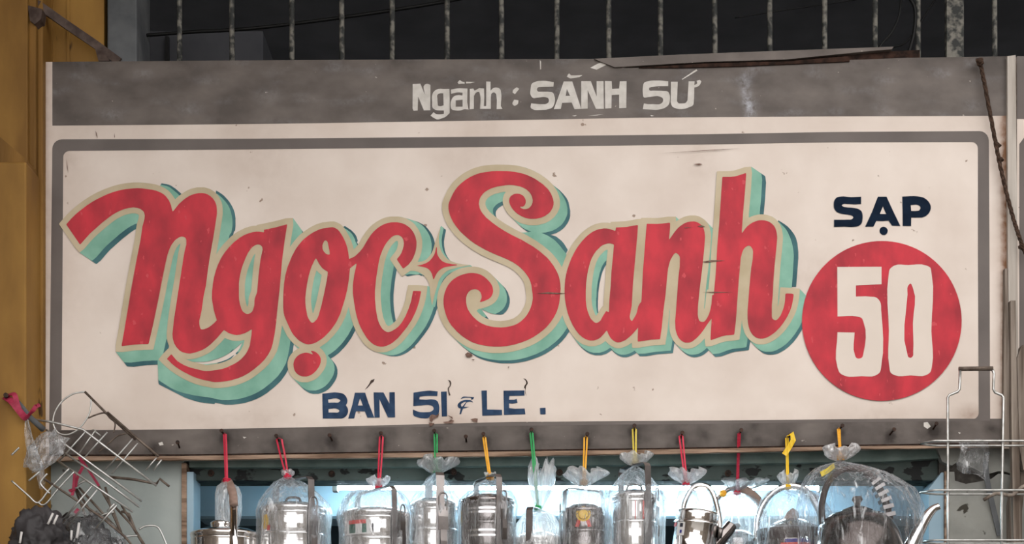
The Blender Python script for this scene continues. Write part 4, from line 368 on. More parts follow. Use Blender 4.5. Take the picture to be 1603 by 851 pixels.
ART["50", "cream50"] = "13107,4176 13800,4172 13800,4446 13398,4465 13398,4639 13502,4637 13553,4636 13667,4643 13696,4647 13722,4658 13740,4672 13756,4689 13770,4708 13781,4728 13789,4756 13792,4785 13793,4846 13812,5069 13825,5294 13822,5518 13793,5739 13787,5782 13782,5803 13774,5821 13760,5838 13741,5852 13720,5865 13699,5875 13650,5889 13597,5890 13542,5887 13487,5884 13422,5889 13355,5894 13290,5894 13229,5880 13185,5860 13164,5848 13147,5833 13135,5815 13126,5794 13111,5750 13085,5618 13088,5479 13103,5338 13111,5198 13377,5203 13372,5291 13363,5381 13362,5468 13382,5551 13391,5577 13397,5589 13405,5598 13415,5604 13427,5608 13440,5610 13452,5609 13465,5607 13478,5602 13490,5595 13499,5586 13506,5574 13510,5559 13516,5527 13541,5404 13554,5277 13548,5152 13516,5034 13504,5002 13497,4987 13487,4975 13473,4966 13455,4960 13417,4952 13342,4941 13266,4942 13188,4948 13111,4952|14004,4153 14053,4139 14106,4138 14161,4143 14216,4146 14288,4141 14360,4136 14431,4136 14498,4153 14534,4167 14551,4176 14564,4188 14571,4203 14575,4221 14580,4258 14607,4484 14603,4714 14588,4945 14580,5175 14588,5317 14601,5459 14605,5600 14587,5739 14579,5782 14573,5803 14564,5821 14550,5835 14534,5848 14498,5868 14444,5883 14384,5883 14323,5877 14263,5873 14197,5877 14130,5884 14065,5884 14004,5868 13973,5853 13958,5844 13946,5833 13935,5813 13929,5789 13905,5600 13905,5459 13911,5316 13915,5175 13906,4957 13892,4738 13889,4521 13910,4305 13916,4256 13920,4232 13929,4211 13944,4194 13962,4178 13983,4164/14251,4435 14242,4439 14233,4448 14216,4470 14204,4501 14203,4537 14205,4574 14206,4611 14183,4849 14158,5089 14157,5325 14206,5551 14212,5570 14215,5579 14220,5586 14228,5591 14237,5595 14247,5598 14256,5598 14266,5594 14276,5587 14284,5579 14291,5570 14296,5555 14297,5538 14296,5504 14299,5392 14297,5281 14293,5169 14291,5057 14302,4916 14320,4773 14324,4634 14291,4505 14273,4460 14263,4441"
rnd = random.Random(7)
# ================================================================== the setting
bm = bmesh.new(); box(bm, (-14, -16, -0.1), (14, -0.2, 0)); struct('floor', bm, M['pavement'])
bm = bmesh.new(); box(bm, (-5, -0.2, -0.1), (5, 3.2, 0.02)); struct('floor', bm, M['plasterdark'])
bm = bmesh.new(); box(bm, (-5, 3.0, 0), (5, 3.2, 6)); struct('wall_back', bm, M['darkwall'])
bm = bmesh.new(); box(bm, (-5.2, 0.2, 0), (-5, 3.2, 6)); struct('wall_far_left', bm, M['darkwall'])
bm = bmesh.new(); box(bm, (5, 0.2, 0), (5.2, 3.2, 6)); struct('wall_far_right', bm, M['darkwall'])
bm = bmesh.new(); box(bm, (-5.2, 0.2, 4.6), (5.2, 3.2, 4.7)); struct('ceiling', bm, M['darkwall'])
bm = bmesh.new(); box(bm, (-5, 0.14, 2.62), (5, 3.0, 2.7)); struct('ceiling', bm, M['inwall'])      # floor slab between stall and loft
bm = bmesh.new(); box(bm, (-5, 1.3, 0.02), (5, 1.4, 2.62)); struct('wall_stall_back', bm, M['inwall'])
bm = bmesh.new(); box(bm, (-6, -0.8, 4.1), (6, 0.3, 4.18)); box(bm, (-6, -1.9, 4.14), (-0.2, -0.8, 4.18)); struct('ceiling', bm, M['blocker'])  # unseen awning, added and deepened at left to darken the sign's top
bm = bmesh.new(); box(bm, (-2.5, -4.2, 0), (-2.35, -0.14, 4.1)); struct('blocker_left', bm, M['blocker'])  # unseen wall added to shade the sign's left side
bm = bmesh.new(); box(bm, (2.6, -3.6, 0), (2.75, -0.1, 3.4)); struct('blocker_right', bm, M['blocker'])  # unseen wall added to darken the side reflections in the steel
# unseen buildings added across the street, gapped to shape the steel's reflections
bm = bmesh.new(); box(bm, (-14, -16, 0), (-4.5, -11, 3.3)); struct('blocker_opposite_left', bm, M['blocker'])
bm = bmesh.new(); box(bm, (5, -16, 0), (14, -11, 3.3)); struct('blocker_opposite_right', bm, M['blocker'])

# ochre wall to the left: a proud lower block, a recessed upper face, ridged edge strips
bm = bmesh.new(); pbox(-900, 253, 41, 2300, -0.14, 0.3, 0.004, bm); struct('wall_left', bm, M['ochre'])
bm = bmesh.new(); pbox(-900, -500, 43, 253, -0.06, 0.3, 0.002, bm); struct('wall_left', bm, M['ochre'])
bm = bmesh.new(); pbox(-900, -500, 8, 262, -0.11, -0.05, 0.004, bm)
wl = None
bm = bmesh.new()
slab(bm, [(-40, 180), (-40, 256), (42, 256), (42, 250)], -0.125, -0.05); struct('wall_left', bm, M['ochredark'])  # dark wedge standing in for the shading at the ledge
bm = bmesh.new(); pbox(43, -500, 56, 2300, -0.045, 0.3, 0.003, bm); struct('trim_1', bm, M['ochredark'])
bm = bmesh.new(); pbox(56, -500, 67, 2300, -0.025, 0.3, 0.003, bm); struct('trim_2', bm, M['ochre'])
bm = bmesh.new(); pbox(60, -500, 163, 160, 0.06, 0.3, 0.002, bm)
pbox(104, -500, 109, 130, 0.056, 0.1, 0.001, bm); pbox(76, -500, 82, 130, 0.054, 0.1, 0.001, bm); struct('wall_left', bm, M['ochre'])
bm = bmesh.new(); pbox(168, -500, 214, 300, 0.05, 0.2, 0.003, bm); struct('wall_pillar', bm, M['concrete'])

# panels either side of the stall opening, under the sign
bm = bmesh.new(); pbox(60, 640, 288, 2300, 0.045, 0.07, 0, bm); struct('wall_panel_left', bm, M['ply'])
bm = bmesh.new(); pbox(284, 724, 292, 2300, 0.035, 0.075, 0.001, bm); struct('trim_3', bm, M['trim'])
bm = bmesh.new(); pbox(292, 738, 303, 2300, 0.04, 0.13, 0.001, bm); struct('trim_4', bm, M['skyblue'])
bm = bmesh.new(); slab(bm, [(1454, 765), (1474, 739), (1479, 739), (1479, 2300), (1454, 2300)], 0.05, 0.14); struct('trim_5', bm, M['skyblue'])
bm = bmesh.new(); pbox(1479, 737, 1484, 2300, 0.04, 0.12, 0, bm); struct('trim_6', bm, M['trim'])
bm = bmesh.new()
pan = [(1484, 738), (1494, 738), (1495, 752), (1512, 757), (1535, 753), (1552, 749), (1563, 741), (1575, 742), (1590, 746), (1640, 744), (1640, 2300), (1484, 2300)]
slab(bm, pan, 0.04, 0.06); struct('wall_panel_right', bm, M['plaster'])
bm = bmesh.new(); slab(bm, [(1462, 690), (1640, 690), (1640, 742), (1590, 744), (1575, 738), (1563, 737), (1545, 742), (1500, 722), (1490, 728), (1475, 722)], 0.036, 0.06); struct('wall_panel_right', bm, M['plaster'])
bm = bmesh.new(); pbox(1470, 640, 2700, 2300, 0.06, 0.2, 0, bm); struct('wall_right', bm, M['plasterdark'])
# green beam over the opening: face, projecting lip, bolts
bm = bmesh.new(); pbox(288, 690, 1476, 752, 0.075, 0.16, 0.003, bm); bmm = struct('trim_7', bm, M['green'])
bm = bmesh.new(); slab(bm, [(296, 700), (1480, 690), (1480, 716), (1380, 722), (1000, 727), (640, 730), (296, 731)], 0.05, 0.08); obj('lip', bm, M['greenlip'], bmm)
for px, py in ((519, 741), (710, 738), (876, 739), (1140, 740), (330, 740)):
    bm = bmesh.new(); c = P(px, py, 0.07)
    tube(bm, [c + Vector((0, 0.01, 0)), c], 0.0085, 10); tube(bm, [c, c - Vector((0, 0.006, 0))], 0.0045, 6)
    obj('bolt', bm, M['nail'], bmm)
# pale blue beam inside, lit by the tube in front of it
bm = bmesh.new(); a = P(300, 810, 0.42); b = P(1456, 690, 0.42)
box(bm, (a.x, 0.42, a.z), (b.x, 0.6, 2.62), 0.02); struct('trim_8', bm, M['skyblue'])
bm = bmesh.new(); pbox(560, 846, 1000, 858, 0.8, 0.83, 0.002, bm); struct('trim_9', bm, M['darkwall'])

# dark loft behind the bars
t = thing('cabinet', Vector((P(320, 240, 0.9).x, 0.9, 2.7)), 'dim grey cabinet behind the bars at the left of the dark loft', 'cabinet')
bm = bmesh.new(); pbox(226, 48, 412, 1, 0.9, 1.3, 0, bm); bm.free(); bm = bmesh.new(); a = P(226, 48, .9); q = P(412, 48, .9); box(bm, (a.x, .9, 2.7), (q.x, 1.3, a.z), .004); obj('body', bm, M['dimboard'], t)
bm = bmesh.new(); pbox(216, 52, 224, 240, 0.88, 0.9, 0.001, bm); pbox(258, 56, 264, 240, 0.885, 0.9, 0.001, bm); obj('frame', bm, M['rubber'], t)
grille = thing('window_grille', P(801, 200, 0.1), 'row of flaking grey iron bars across the dark opening above the sign', 'grille')
for px in (281, 363, 457, 535, 614, 700, 785, 872, 953, 1034, 1119, 1205, 1291, 1370, 1437, 1557, 1640, 1722, 1805):
    bm = bmesh.new(); j = rnd.uniform(-1.5, 1.5)
    tube(bm, [P(px + j, -200, 0.1), P(px, 20, 0.1), P(px - j * .5, 150, 0.1)], 0.0068, 8)
    obj('bar', bm, M['iron'], grille, True)
bm = bmesh.new(); pbox(1482, -200, 1509, 150, 0.09, 0.11, 0.001, bm); obj('flat_bar', bm, M['iron'], grille)
bm = bmesh.new(); pbox(200, 130, 1840, 150, 0.085, 0.12, 0.001, bm); obj('bottom_rail', bm, M['iron'], grille)
def cable(pts, y, r, label):
    bm = bmesh.new(); tube(bm, spline([P(a, b, y) for a, b in pts], 6), r, 6)
    tag(obj('electric_cable', bm, M['rubber'], None, True), label, 'cable', 'cables behind the bars')
cable([(205, 57), (300, 50), (400, 44), (560, 24), (700, 2), (760, -12)], 0.16, 0.0045, 'long black cable rising from left to right behind the bars')
cable([(1412, -20), (1408, 22), (1396, 50), (1378, 72), (1370, 95)], 0.07, 0.0030, 'thin black cable curving down just left of the flat bar')
cable([(1418, -10), (1432, 12), (1431, 50), (1420, 90), (1414, 110)], 0.05, 0.0045, 'thick black cable with a bend ending at the splintered sign edge')
cable([(1395, 74), (1412, 70), (1424, 60), (1438, 40), (1470, -10)], 0.13, 0.0022, 'thin loose black wire crossing behind the two cables on the right')
cable([(1150, 28), (1240, 14), (1330, 1), (1400, -12)], 0.17, 0.0016, 'faint thin wire slanting up behind the bars right of centre')
# bent iron strut from the ochre wall to the sign
t = thing('iron_bracket', P(44, 20, -0.02), 'rusty brown iron strut slanting from the ochre wall to the sign corner', 'bracket')
bm = bmesh.new(); ribbon(bm, [P(38, 1, -0.04), P(60, 8, -0.02), P(100, 36, 0.0), P(150, 70, 0.02), P(187, 97, 0.03)], Vector((0, -0.2, 1)), 0.020, 0.012); obj('bar', bm, M['bracket'], t)
bm = bmesh.new(); slab(bm, [(43, 8), (66, 14), (64, 30), (54, 38), (47, 32)], -0.055, -0.02); obj('foot_plate', bm, M['bracket'], t)
bm = bmesh.new(); slab(bm, [(148, 74), (158, 78), (172, 95), (154, 95)], 0.005, 0.03); obj('gusset', bm, M['bracket'], t)

# ================================================================== the sign
sign = thing('sign_board', P(820, 722, 0), 'wide hand-painted cream shop sign reading Ngọc Sanh in red script', 'sign')
TOP = [(78, 97), (300, 95), (650, 93), (930, 92), (975, 106.5), (1100, 104), (1160, 102), (1300, 95), (1420, 90.5), (1578, 88)]
BOT = [(70, 722), (290, 721), (600, 717), (1000, 712), (1400, 703), (1574, 700)]
BAND_BOT = [(70, 713), (290, 712.5), (600, 708), (1000, 703), (1300, 698), (1500, 695), (1574, 694)]
bm = bmesh.new()
out = [(67, 97)] + TOP + [(1576, 400)] + [(x, y - 3) for x, y in BOT[::-1]] + [(66, 690), (68, 400)]
slab(bm, out, 0.0005, 0.03); obj('board', bm, M['palepost'], sign)
# face of the panel, fine mesh carrying the dirt and darker tone
NAILS = [(352, 682), (437, 690), (520, 689), (597, 686), (682, 682), (758, 687), (832, 680), (917, 687), (993, 674), (1066, 685), (1157, 681), (1232, 688), (1313, 674), (1393, 680), (1461, 671), (730, 691), (242, 712), (281, 700)]
def d_face(px, py):
    d = 0.0
    d += max(0, (px - 1553) / 22) ** 1.5 * 0.75 if px > 1553 else 0
    d += 0.35 * max(0, 1 - abs(px - 1573) / 6)
    d += max(0, (82 - px) / 18) * 0.30
    d += 0.10 * max(0, (300 - py) / 100) * max(0, 1 - px / 900)  # broad darker tone towards the upper left
    d += 0.16 * max(0, 1 - (665 - py) / 30) * (0.6 + 0.8 * noise.noise(Vector((px * .02, py * .05, 2))))
    d += 0.16 * max(0, noise.noise(Vector((px * .006, py * .008, 5))))
    for a, b, r, s in ((1520, 650, 30, .5), (700, 662, 40, .25), (1100, 270, 60, .12), (1380, 660, 90, .15), (105, 250, 25, .2), (1090, 225, 50, .12), (850, 440, 45, .15)):
        d += s * max(0, 1 - math.hypot(px - a, (py - b) * 1.4) / r)
    return min(1, max(0, d))
band('face', TOP, BAND_BOT, 68, 1577, -0.0002, M['cream'], sign, d_face, 240, 90)
def soot(px, py):
    d = 0.0
    for a, b in NAILS[:15]:
        q = math.hypot(px - a, (py - b - 3) * 0.85)
        d = max(d, 1.15 * math.exp(-(q / 12) ** 2), .5 * math.exp(-(q / 26) ** 2))
    for a, b, r in ((118, 690, 30), (160, 700, 26), (1551, 672, 10), (1100, 680, 14), (1180, 668, 10), (1185, 690, 8), (840, 684, 12), (240, 700, 12)):
        d = max(d, 0.7 * math.exp(-(math.hypot(px - a, py - b) / r) ** 2))
    d += 0.22 * max(0, 1 - (interp(BAND_BOT, px) - py) / 14)
    d += 0.30 * max(0, noise.noise(Vector((px * .03, py * .06, 9)))) + 0.02
    return min(1, d)
band('bottom_band', [(77, 673), (300, 672), (500, 668), (800, 660), (1100, 658), (1400, 655), (1550, 655)], BAND_BOT, 77, 1575, -0.0006, M['grey'], sign, soot, 300, 12)
def sheen_wear(px, py):  # values for the painted sheen streak and the worn pale patches
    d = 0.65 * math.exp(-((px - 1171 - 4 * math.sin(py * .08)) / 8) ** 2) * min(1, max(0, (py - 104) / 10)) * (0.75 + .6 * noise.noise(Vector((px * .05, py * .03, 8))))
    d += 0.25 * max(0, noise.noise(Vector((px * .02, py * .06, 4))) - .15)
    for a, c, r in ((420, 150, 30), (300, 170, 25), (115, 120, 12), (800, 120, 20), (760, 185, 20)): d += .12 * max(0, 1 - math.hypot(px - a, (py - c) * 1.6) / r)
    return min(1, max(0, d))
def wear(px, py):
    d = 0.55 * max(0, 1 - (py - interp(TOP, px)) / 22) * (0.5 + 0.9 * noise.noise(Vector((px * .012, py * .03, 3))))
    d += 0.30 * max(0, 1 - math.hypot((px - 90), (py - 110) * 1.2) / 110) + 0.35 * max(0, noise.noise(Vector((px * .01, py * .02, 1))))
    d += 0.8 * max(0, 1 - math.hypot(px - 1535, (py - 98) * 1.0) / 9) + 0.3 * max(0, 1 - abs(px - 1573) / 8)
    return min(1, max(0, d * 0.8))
band('top_band', TOP, [(82, 196.5), (400, 194), (600, 191), (850, 187), (1000, 184), (1300, 182), (1575, 181)], 82, 1576, -0.0006, M['grey'], sign, wear, 400, 20, sheen_wear)

# all flat lettering is filled from outlines (photo pixels x 10)
PENDING = []
def art(name, loops, y, m, parent):
    cu = bpy.data.curves.new('outline', 'CURVE'); cu.dimensions = '2D'; cu.fill_mode = 'BOTH'
    for l in loops:
        sp = cu.splines.new('POLY'); sp.points.add(len(l) - 1); sp.use_cyclic_u = True
        for p, (x, yy) in zip(sp.points, l): p.co = (x * .1, -yy * .1, 0, 1)
    o = bpy.data.objects.new('outline', cu); COL.objects.link(o)
    h = bpy.data.objects.new(name, bpy.data.meshes.new(name)); COL.objects.link(h)
    if parent is not None: h.parent = parent
    PENDING.append((o, h, y, m, parent)); return h
def flush():
    bpy.context.view_layer.update(); dg = bpy.context.evaluated_depsgraph_get()
    for o, h, y, m, parent in PENDING:
        me = bpy.data.meshes.new_from_object(o.evaluated_get(dg))
        off = root_loc(parent)
        for v in me.vertices: v.co = P(v.co.x, -v.co.y, y) - off
        me.materials.clear(); me.materials.append(m); me.name = h.name
        h.data = me
    for o, *_ in PENDING:
        cu = o.data; bpy.data.objects.remove(o); bpy.data.curves.remove(cu)
    PENDING.clear()
def dec(s): return [[tuple(map(int, p.split(','))) for p in l.split(' ')] for l in s.split('/')]
def px10(l): return [(int(a * 10), int(b * 10)) for a, b in l]
def rrect(x0, y0, x1, y1, r, n=6, tl=None):
    o = []
    for cx, cy, a in ((x1 - r, y0 + r, -90), (x1 - r, y1 - r, 0), (x0 + r, y1 - r, 90), (x0 + r, y0 + r, 180)):
        for k in range(n + 1):
            t = math.radians(a + 90 * k / n); o.append((cx + r * math.cos(t), cy + r * math.sin(t)))
    return o
def warp(l):   # the frame follows the slight bow of the board
    return l
arc = lambda cx, cy, r, a0, a1, n=5: [(cx + r * math.cos(math.radians(a0 + (a1 - a0) * k / n)), cy + r * math.sin(math.radians(a0 + (a1 - a0) * k / n))) for k in range(n + 1)]
outer = [(77, 674), (80, 400)] + arc(97, 233, 15, 180, 270) + [(400, 217), (800, 213.5), (1100, 210), (1300, 206.5)] + arc(1533, 220, 15, -90, 0) + [(1549, 400), (1550, 658)]
inner = arc(1522, 645, 10, 0, 90)[::-1]
inner = [(96, 674), (98, 400)] + arc(109, 246, 10, 180, 270) + [(400, 233.5), (800, 229.5), (1100, 226), (1300, 222.5)] + arc(1521, 232, 10, -90, 0) + [(1531, 400)] + arc(1522, 646, 10, 0, 90) + [(1400, 656), (1100, 659), (800, 661), (500, 669), (300, 673)]
art('painted_frame', [px10(outer), px10(inner)], -0.0009, M['rim'], sign)
for i, (k, nm) in enumerate((('n', 'n'), ('g', 'g'), ('o', 'o'), ('c', 'c'), ('star', '*'), ('S', 'S'), ('a', 'a'), ('n2', 'n'), ('h', 'h'))):
    e = 0.00003 * i
    L_ = art('star' if k == 'star' else 'letter', dec(ART[k, 'red']), -0.0030 - e, M['red'], sign)
    L_['label'] = 'red painted star between the two words' if k == 'star' else 'red painted letter %s' % nm
    for nm2, ly, y in (('outline', 'cream', -0.0024), ('shade', 'mint', -0.0018), ('shade_edge', 'teal', -0.0012)):
        art(nm2, dec(ART[k, ly]), y - e, M['outline' if ly == 'cream' else ly], L_)
def words(name, keys, m, label, y=-0.0014):
    w = None
    for k, ly, mm in keys:
        for s in ART[k, ly].split('|'):
            if w is None:
                w = bpy.data.objects.new(name, None); COL.objects.link(w); w.parent = sign; w.empty_display_size = .02; w['label'] = label
            art('letter', dec(s), y, M[mm or m], w)
words('stall_word', [('SẠP', 'navy', None), ('dot', 'navy', None)], 'navy', 'dark navy word SẠP')
words('slogan', [('BÁN', 'navy', None), ('SỈ', 'navy', None), ('&', 'navy', None), ('LẺ', 'navy', None), ('accents', 'brown', 'brownink')], 'blue', 'slate blue words BÁN SỈ & LẺ')
words('trade_line', [('Ngành', 'white', None), (':', 'white', None), ('SÀNH', 'white', None), ('SỨ', 'white', None)], 'white', 'dull white words Ngành : SÀNH SỨ')
disc = art('number_disc', [px10([(1380.5 + 125 * math.cos(2 * math.pi * k / 96), 502 + 125 * math.sin(2 * math.pi * k / 96)) for k in range(96)])], -0.0034, M['red'], sign)
disc['label'] = 'red painted disc with the number 50'
for s in ART['50', 'cream50'].split('|'): art('numeral', dec(s), -0.0040, M['cream50'], disc)
# scuffs, tears, drips
def scuff(polys, y, m, name='scuff'): return art(name, [px10(p) for p in polys], y, M[m], sign)
for q in ([(672, 653), (676, 648), (683, 650), (688, 646), (686, 652), (679, 655), (676, 660), (673, 659)], [(671, 661), (680, 662), (678, 665), (673, 667)],
          [(693, 660), (702, 659), (706, 656), (711, 658), (708, 662), (697, 662)], [(700, 649), (708, 652), (709, 656), (705, 653)], [(736, 656), (744, 654), (748, 655), (747, 661), (743, 660)],
          [(728, 554), (732, 551), (738, 553), (740, 557), (735, 559), (730, 558)], [(738, 562), (743, 562), (741, 564)], [(795, 574), (797, 573), (796, 577)],
          [(1098, 352), (1104, 354.5), (1098, 355.5), (1092, 354)], [(1072, 355.5), (1085, 356), (1072, 356.8)], [(1100, 409), (1113, 407), (1135, 407.5), (1115, 409.6), (1105, 411)], [(1099, 457), (1118, 456.4), (1148, 457), (1118, 458)],
          [(840, 459), (858, 457), (875, 458), (888, 459), (872, 460), (855, 459.5)], [(104, 248), (105, 256), (107, 272), (104.6, 262)], [(149, 204), (151, 208), (153, 216), (150.5, 212)], [(179, 208), (180, 214), (178.8, 216)],
          [(1030, 240), (1118, 234), (1160, 232.3), (1118, 235)], [(1085, 257), (1095, 255.5), (1100, 257), (1094, 258.5)]):
    scuff([q], -0.0044, 'scuffink')['label'] = 'brown scuff'
for q in ([(924, 106), (935, 100), (950, 94), (962, 93), (957, 98), (944, 104), (934, 109)], [(845, 94), (847, 96), (847, 108), (845.6, 109)],
          [(895, 181), (903, 180), (900, 182)], [(920, 181), (945, 178.6), (935, 180.4)], [(1018, 180), (1024, 181), (1020, 182)], [(248, 693), (254, 691), (256, 696), (250, 697)], [(1446, 661), (1452, 660), (1457, 667), (1452, 671), (1446, 667)],
          [(1500, 676), (1504, 677), (1502, 679)], [(380, 683), (386, 684), (382, 686)]):
    scuff([q], -0.00075, 'white', 'chip')['label'] = 'pale chip'
flush()
# splintered strip along the top edge
bm = bmesh.new(); slab(bm, [(962, 105), (1100, 97), (1160, 95), (1230, 93), (1300, 86), (1360, 80), (1396, 77), (1399, 73), (1300, 76.5), (1150, 82), (1050, 86), (930, 92)], -0.006, 0.012)
o = obj('splinter', bm, M['grey'], sign); o['label'] = 'long splintered strip peeling off the top edge'
bm = bmesh.new(); slab(bm, [(975, 106), (1100, 97), (1230, 91), (1340, 83), (1440, 78), (1440, 96), (1300, 99), (1160, 106), (1100, 107)], 0.008, 0.02); obj('split', bm, M['crack'], sign)
bm = bmesh.new(); slab(bm, [(1000, 105.8), (1100, 99.5), (1165, 97.5), (1232, 96), (1300, 90), (1330, 88), (1330, 96), (1240, 100), (1160, 103.5), (1060, 106)], -0.0050, 0.002); obj('split', bm, M['crack'], sign)
# moulding along the bottom edge
bm = bmesh.new(); n = 60; rows = []
tp = [(x, y + 0.5) for x, y in BAND_BOT]
for i in range(n + 1):
    px = 68 + (1574 - 68) * i / n; a = interp(tp, px); b = interp(BOT, px) + rnd.uniform(-.8, .8)
    rows.append([bm.verts.new(P(px, a, 0.0)), bm.verts.new(P(px, a + 1, -0.012)), bm.verts.new(P(px, b - 1.5, -0.013)), bm.verts.new(P(px, b, -0.004)), bm.verts.new(P(px, b - 1, 0.03))])
for A, B in zip(rows, rows[1:]):
    for k in range(4): bm.faces.new((A[k], B[k], B[k + 1], A[k + 1]))
o = obj('moulding', bm, M['trim'], sign); o['label'] = 'worn bare wood moulding along the bottom edge'
bm = bmesh.new()
pv = [P(px, interp(BAND_BOT, px) - 0.8, -0.0012) for px in range(78, 1572, 30)]; tube(bm, pv, 0.0016, 5); obj('seam', bm, M['crack'], sign)
for i, (px, py) in enumerate(NAILS):
    bm = bmesh.new(); a = P(px, py, 0.0); q = a + Vector((rnd.uniform(-.003, .003), -0.034, 0.006))
    tube(bm, [a, q], 0.0024, 6); tube(bm, [q, q + Vector((0, -0.002, 0.0005))], 0.0052, 8)
    obj('nail', bm, M['nail'], sign)

# neighbouring sign and the posts at the right
t = thing('sign_board', P(1690, 722, 0.01), 'sliver of the neighbouring cream sign beyond the pale post at the right edge', 'sign')
bm = bmesh.new(); pbox(1592, 88, 2600, 690, 0.012, 0.03, 0, bm); obj('board', bm, M['cream'], t)
bm = bmesh.new(); pbox(1592, 88, 2600, 186, 0.0114, 0.0122, 0, bm); obj('top_band', bm, M['rim'], t)
bm = bmesh.new(); slab(bm, [(1596, 225), (1604, 214), (2600, 208), (2600, 230), (1612, 234), (1610, 690), (1596, 690)], 0.0108, 0.0122); obj('painted_frame', bm, M['rim'], t)
def post(pts, y0, y1, m, label):
    bm = bmesh.new(); slab(bm, pts, y0, y1); tag(obj('timber_post', bm, M[m], None), label, 'post', 'timber strips at the right end of the sign')
post([(1577, 88), (1590, 86), (1590, 118), (1592, 300), (1594, 560), (1588, 700), (1581, 700), (1578, 400)], -0.012, 0.02, 'palepost', 'narrow pale painted post covering the joint between the two signs')
post([(1573, 420), (1577, 420), (1580, 560), (1580, 702), (1570, 702), (1572, 560)], -0.016, 0.0, 'oldwood', 'thin grey splintery batten down the right end of the sign')
post([(1582, 470), (1590, 470), (1592, 600), (1596, 710), (1600, 1000), (1590, 1000), (1584, 700)], -0.03, -0.012, 'oldwood', 'weathered brown timber batten leaning beside the right edge')
post([(1592, 560), (1600, 540), (1640, 540), (1640, 730), (1602, 735), (1596, 700)], -0.02, 0.005, 'oldwood', 'dark weathered plank at the far right edge of the sign')
post([(1580, 790), (1588, 740), (1606, 738), (1600, 800), (1600, 1100), (1584, 1100)], 0.01, 0.035, 'oldwood', 'rough pale stud at the right edge under the signs')
# rope
bm = bmesh.new(); c = spline([P(1533, 92, -0.02), P(1541, 130, -0.022), P(1556, 210, -0.026), P(1568, 270, -0.028), P(1583, 330, -0.03), P(1596, 372, -0.03), P(1606, 398, -0.03)], 14)
for ph in (0, 2.1, 4.2):
    tube(bm, [p + Vector((math.cos(i * .75 + ph), math.sin(i * .75 + ph), 0)) * 0.0026 for i, p in enumerate(c)], 0.003, 6)
rp = tag(obj('rope', bm, M['rope'], None, True), 'frayed dark brown rope hanging slantwise over the right end of the sign', 'rope')
for a, b, r in ((1534, 96, .009), (1562, 228, .007), (1567, 250, .006), (1599, 386, .007)):
    bm = bmesh.new(); bmesh.ops.create_icosphere(bm, subdivisions=2, radius=r, matrix=Matrix.Translation(P(a, b, -0.027)))
    for v in bm.verts: v.co += Vector((rnd.uniform(-1, 1), rnd.uniform(-1, 1), rnd.uniform(-1, 1))) * r * .35
    obj('knot', bm, M['rope'], rp)

# fluorescent tube under the beam
t = thing('fluorescent_lamp', P(900, 752, 0.2), 'lit bluish white fluorescent tube fixed behind the green beam', 'lamp')
bm = bmesh.new(); pbox(520, 738, 1290, 752, 0.195, 0.235, 0.003, bm); obj('fitting', bm, M['label'], t)
bm = bmesh.new(); tube(bm, [P(528, 759, 0.2), P(1282, 759, 0.2)], 0.0125, 12); obj('tube', bm, M['tube'], t, True)
for px in (524, 1286):
    bm = bmesh.new(); pbox(px - 4, 748, px + 4, 768, 0.185, 0.215, 0.001, bm); obj('lamp_holder', bm, M['label'], t)

# ================================================================== hanging goods
def tie(bag, nail, knot, col, label, spread=3.0, bow=False):
    a = P(nail[0], nail[1] - 1, -0.026); b = P(knot[0], knot[1], KY(knot[2]))
    t_ = None; bm = bmesh.new()
    for s in (-1, 1):
        m_ = (a + b) / 2 + Vector((s * spread * S * .8, 0.002 * s, 0))
        ribbon(bm, spline([a + Vector((s * spread * S, 0, 0.003)), m_, b + Vector((s * .002, -0.004, 0))], 5), Vector((1, .3 * s, .1)), 0.0042, 0.0008)
    ribbon(bm, [a + Vector((-spread * S, 0, .003)), a + Vector((0, -.001, .006)), a + Vector((spread * S, 0, .003))], Vector((0, 1, 0)), 0.004, 0.0008)
    t_ = obj('tie', bm, M[col], bag); t_['label'] = label
    bm = bmesh.new()
    for k in range(3):
        z = (k - 1) * 0.004
        tube(bm, [b + Vector((0.0085 * math.cos(q * math.pi / 5), 0.0085 * math.sin(q * math.pi / 5), z + .001 * math.sin(q * 2))) for q in range(10)], 0.0022, 5, True)
    obj('wrap', bm, M[col], t_, True)
    if bow:
        bm = bmesh.new(); ribbon(bm, [a + Vector((0, -.004, .006)), a + Vector((.010, -.012, .012)), a + Vector((.014, -.010, -.004)), a + Vector((.004, -.006, -.022)), a + Vector((-.008, -.006, -.04))], Vector((1, 0, .4)), 0.013, 0.0008)
        obj('bow', bm, M[col], t_)
def KY(y): return y
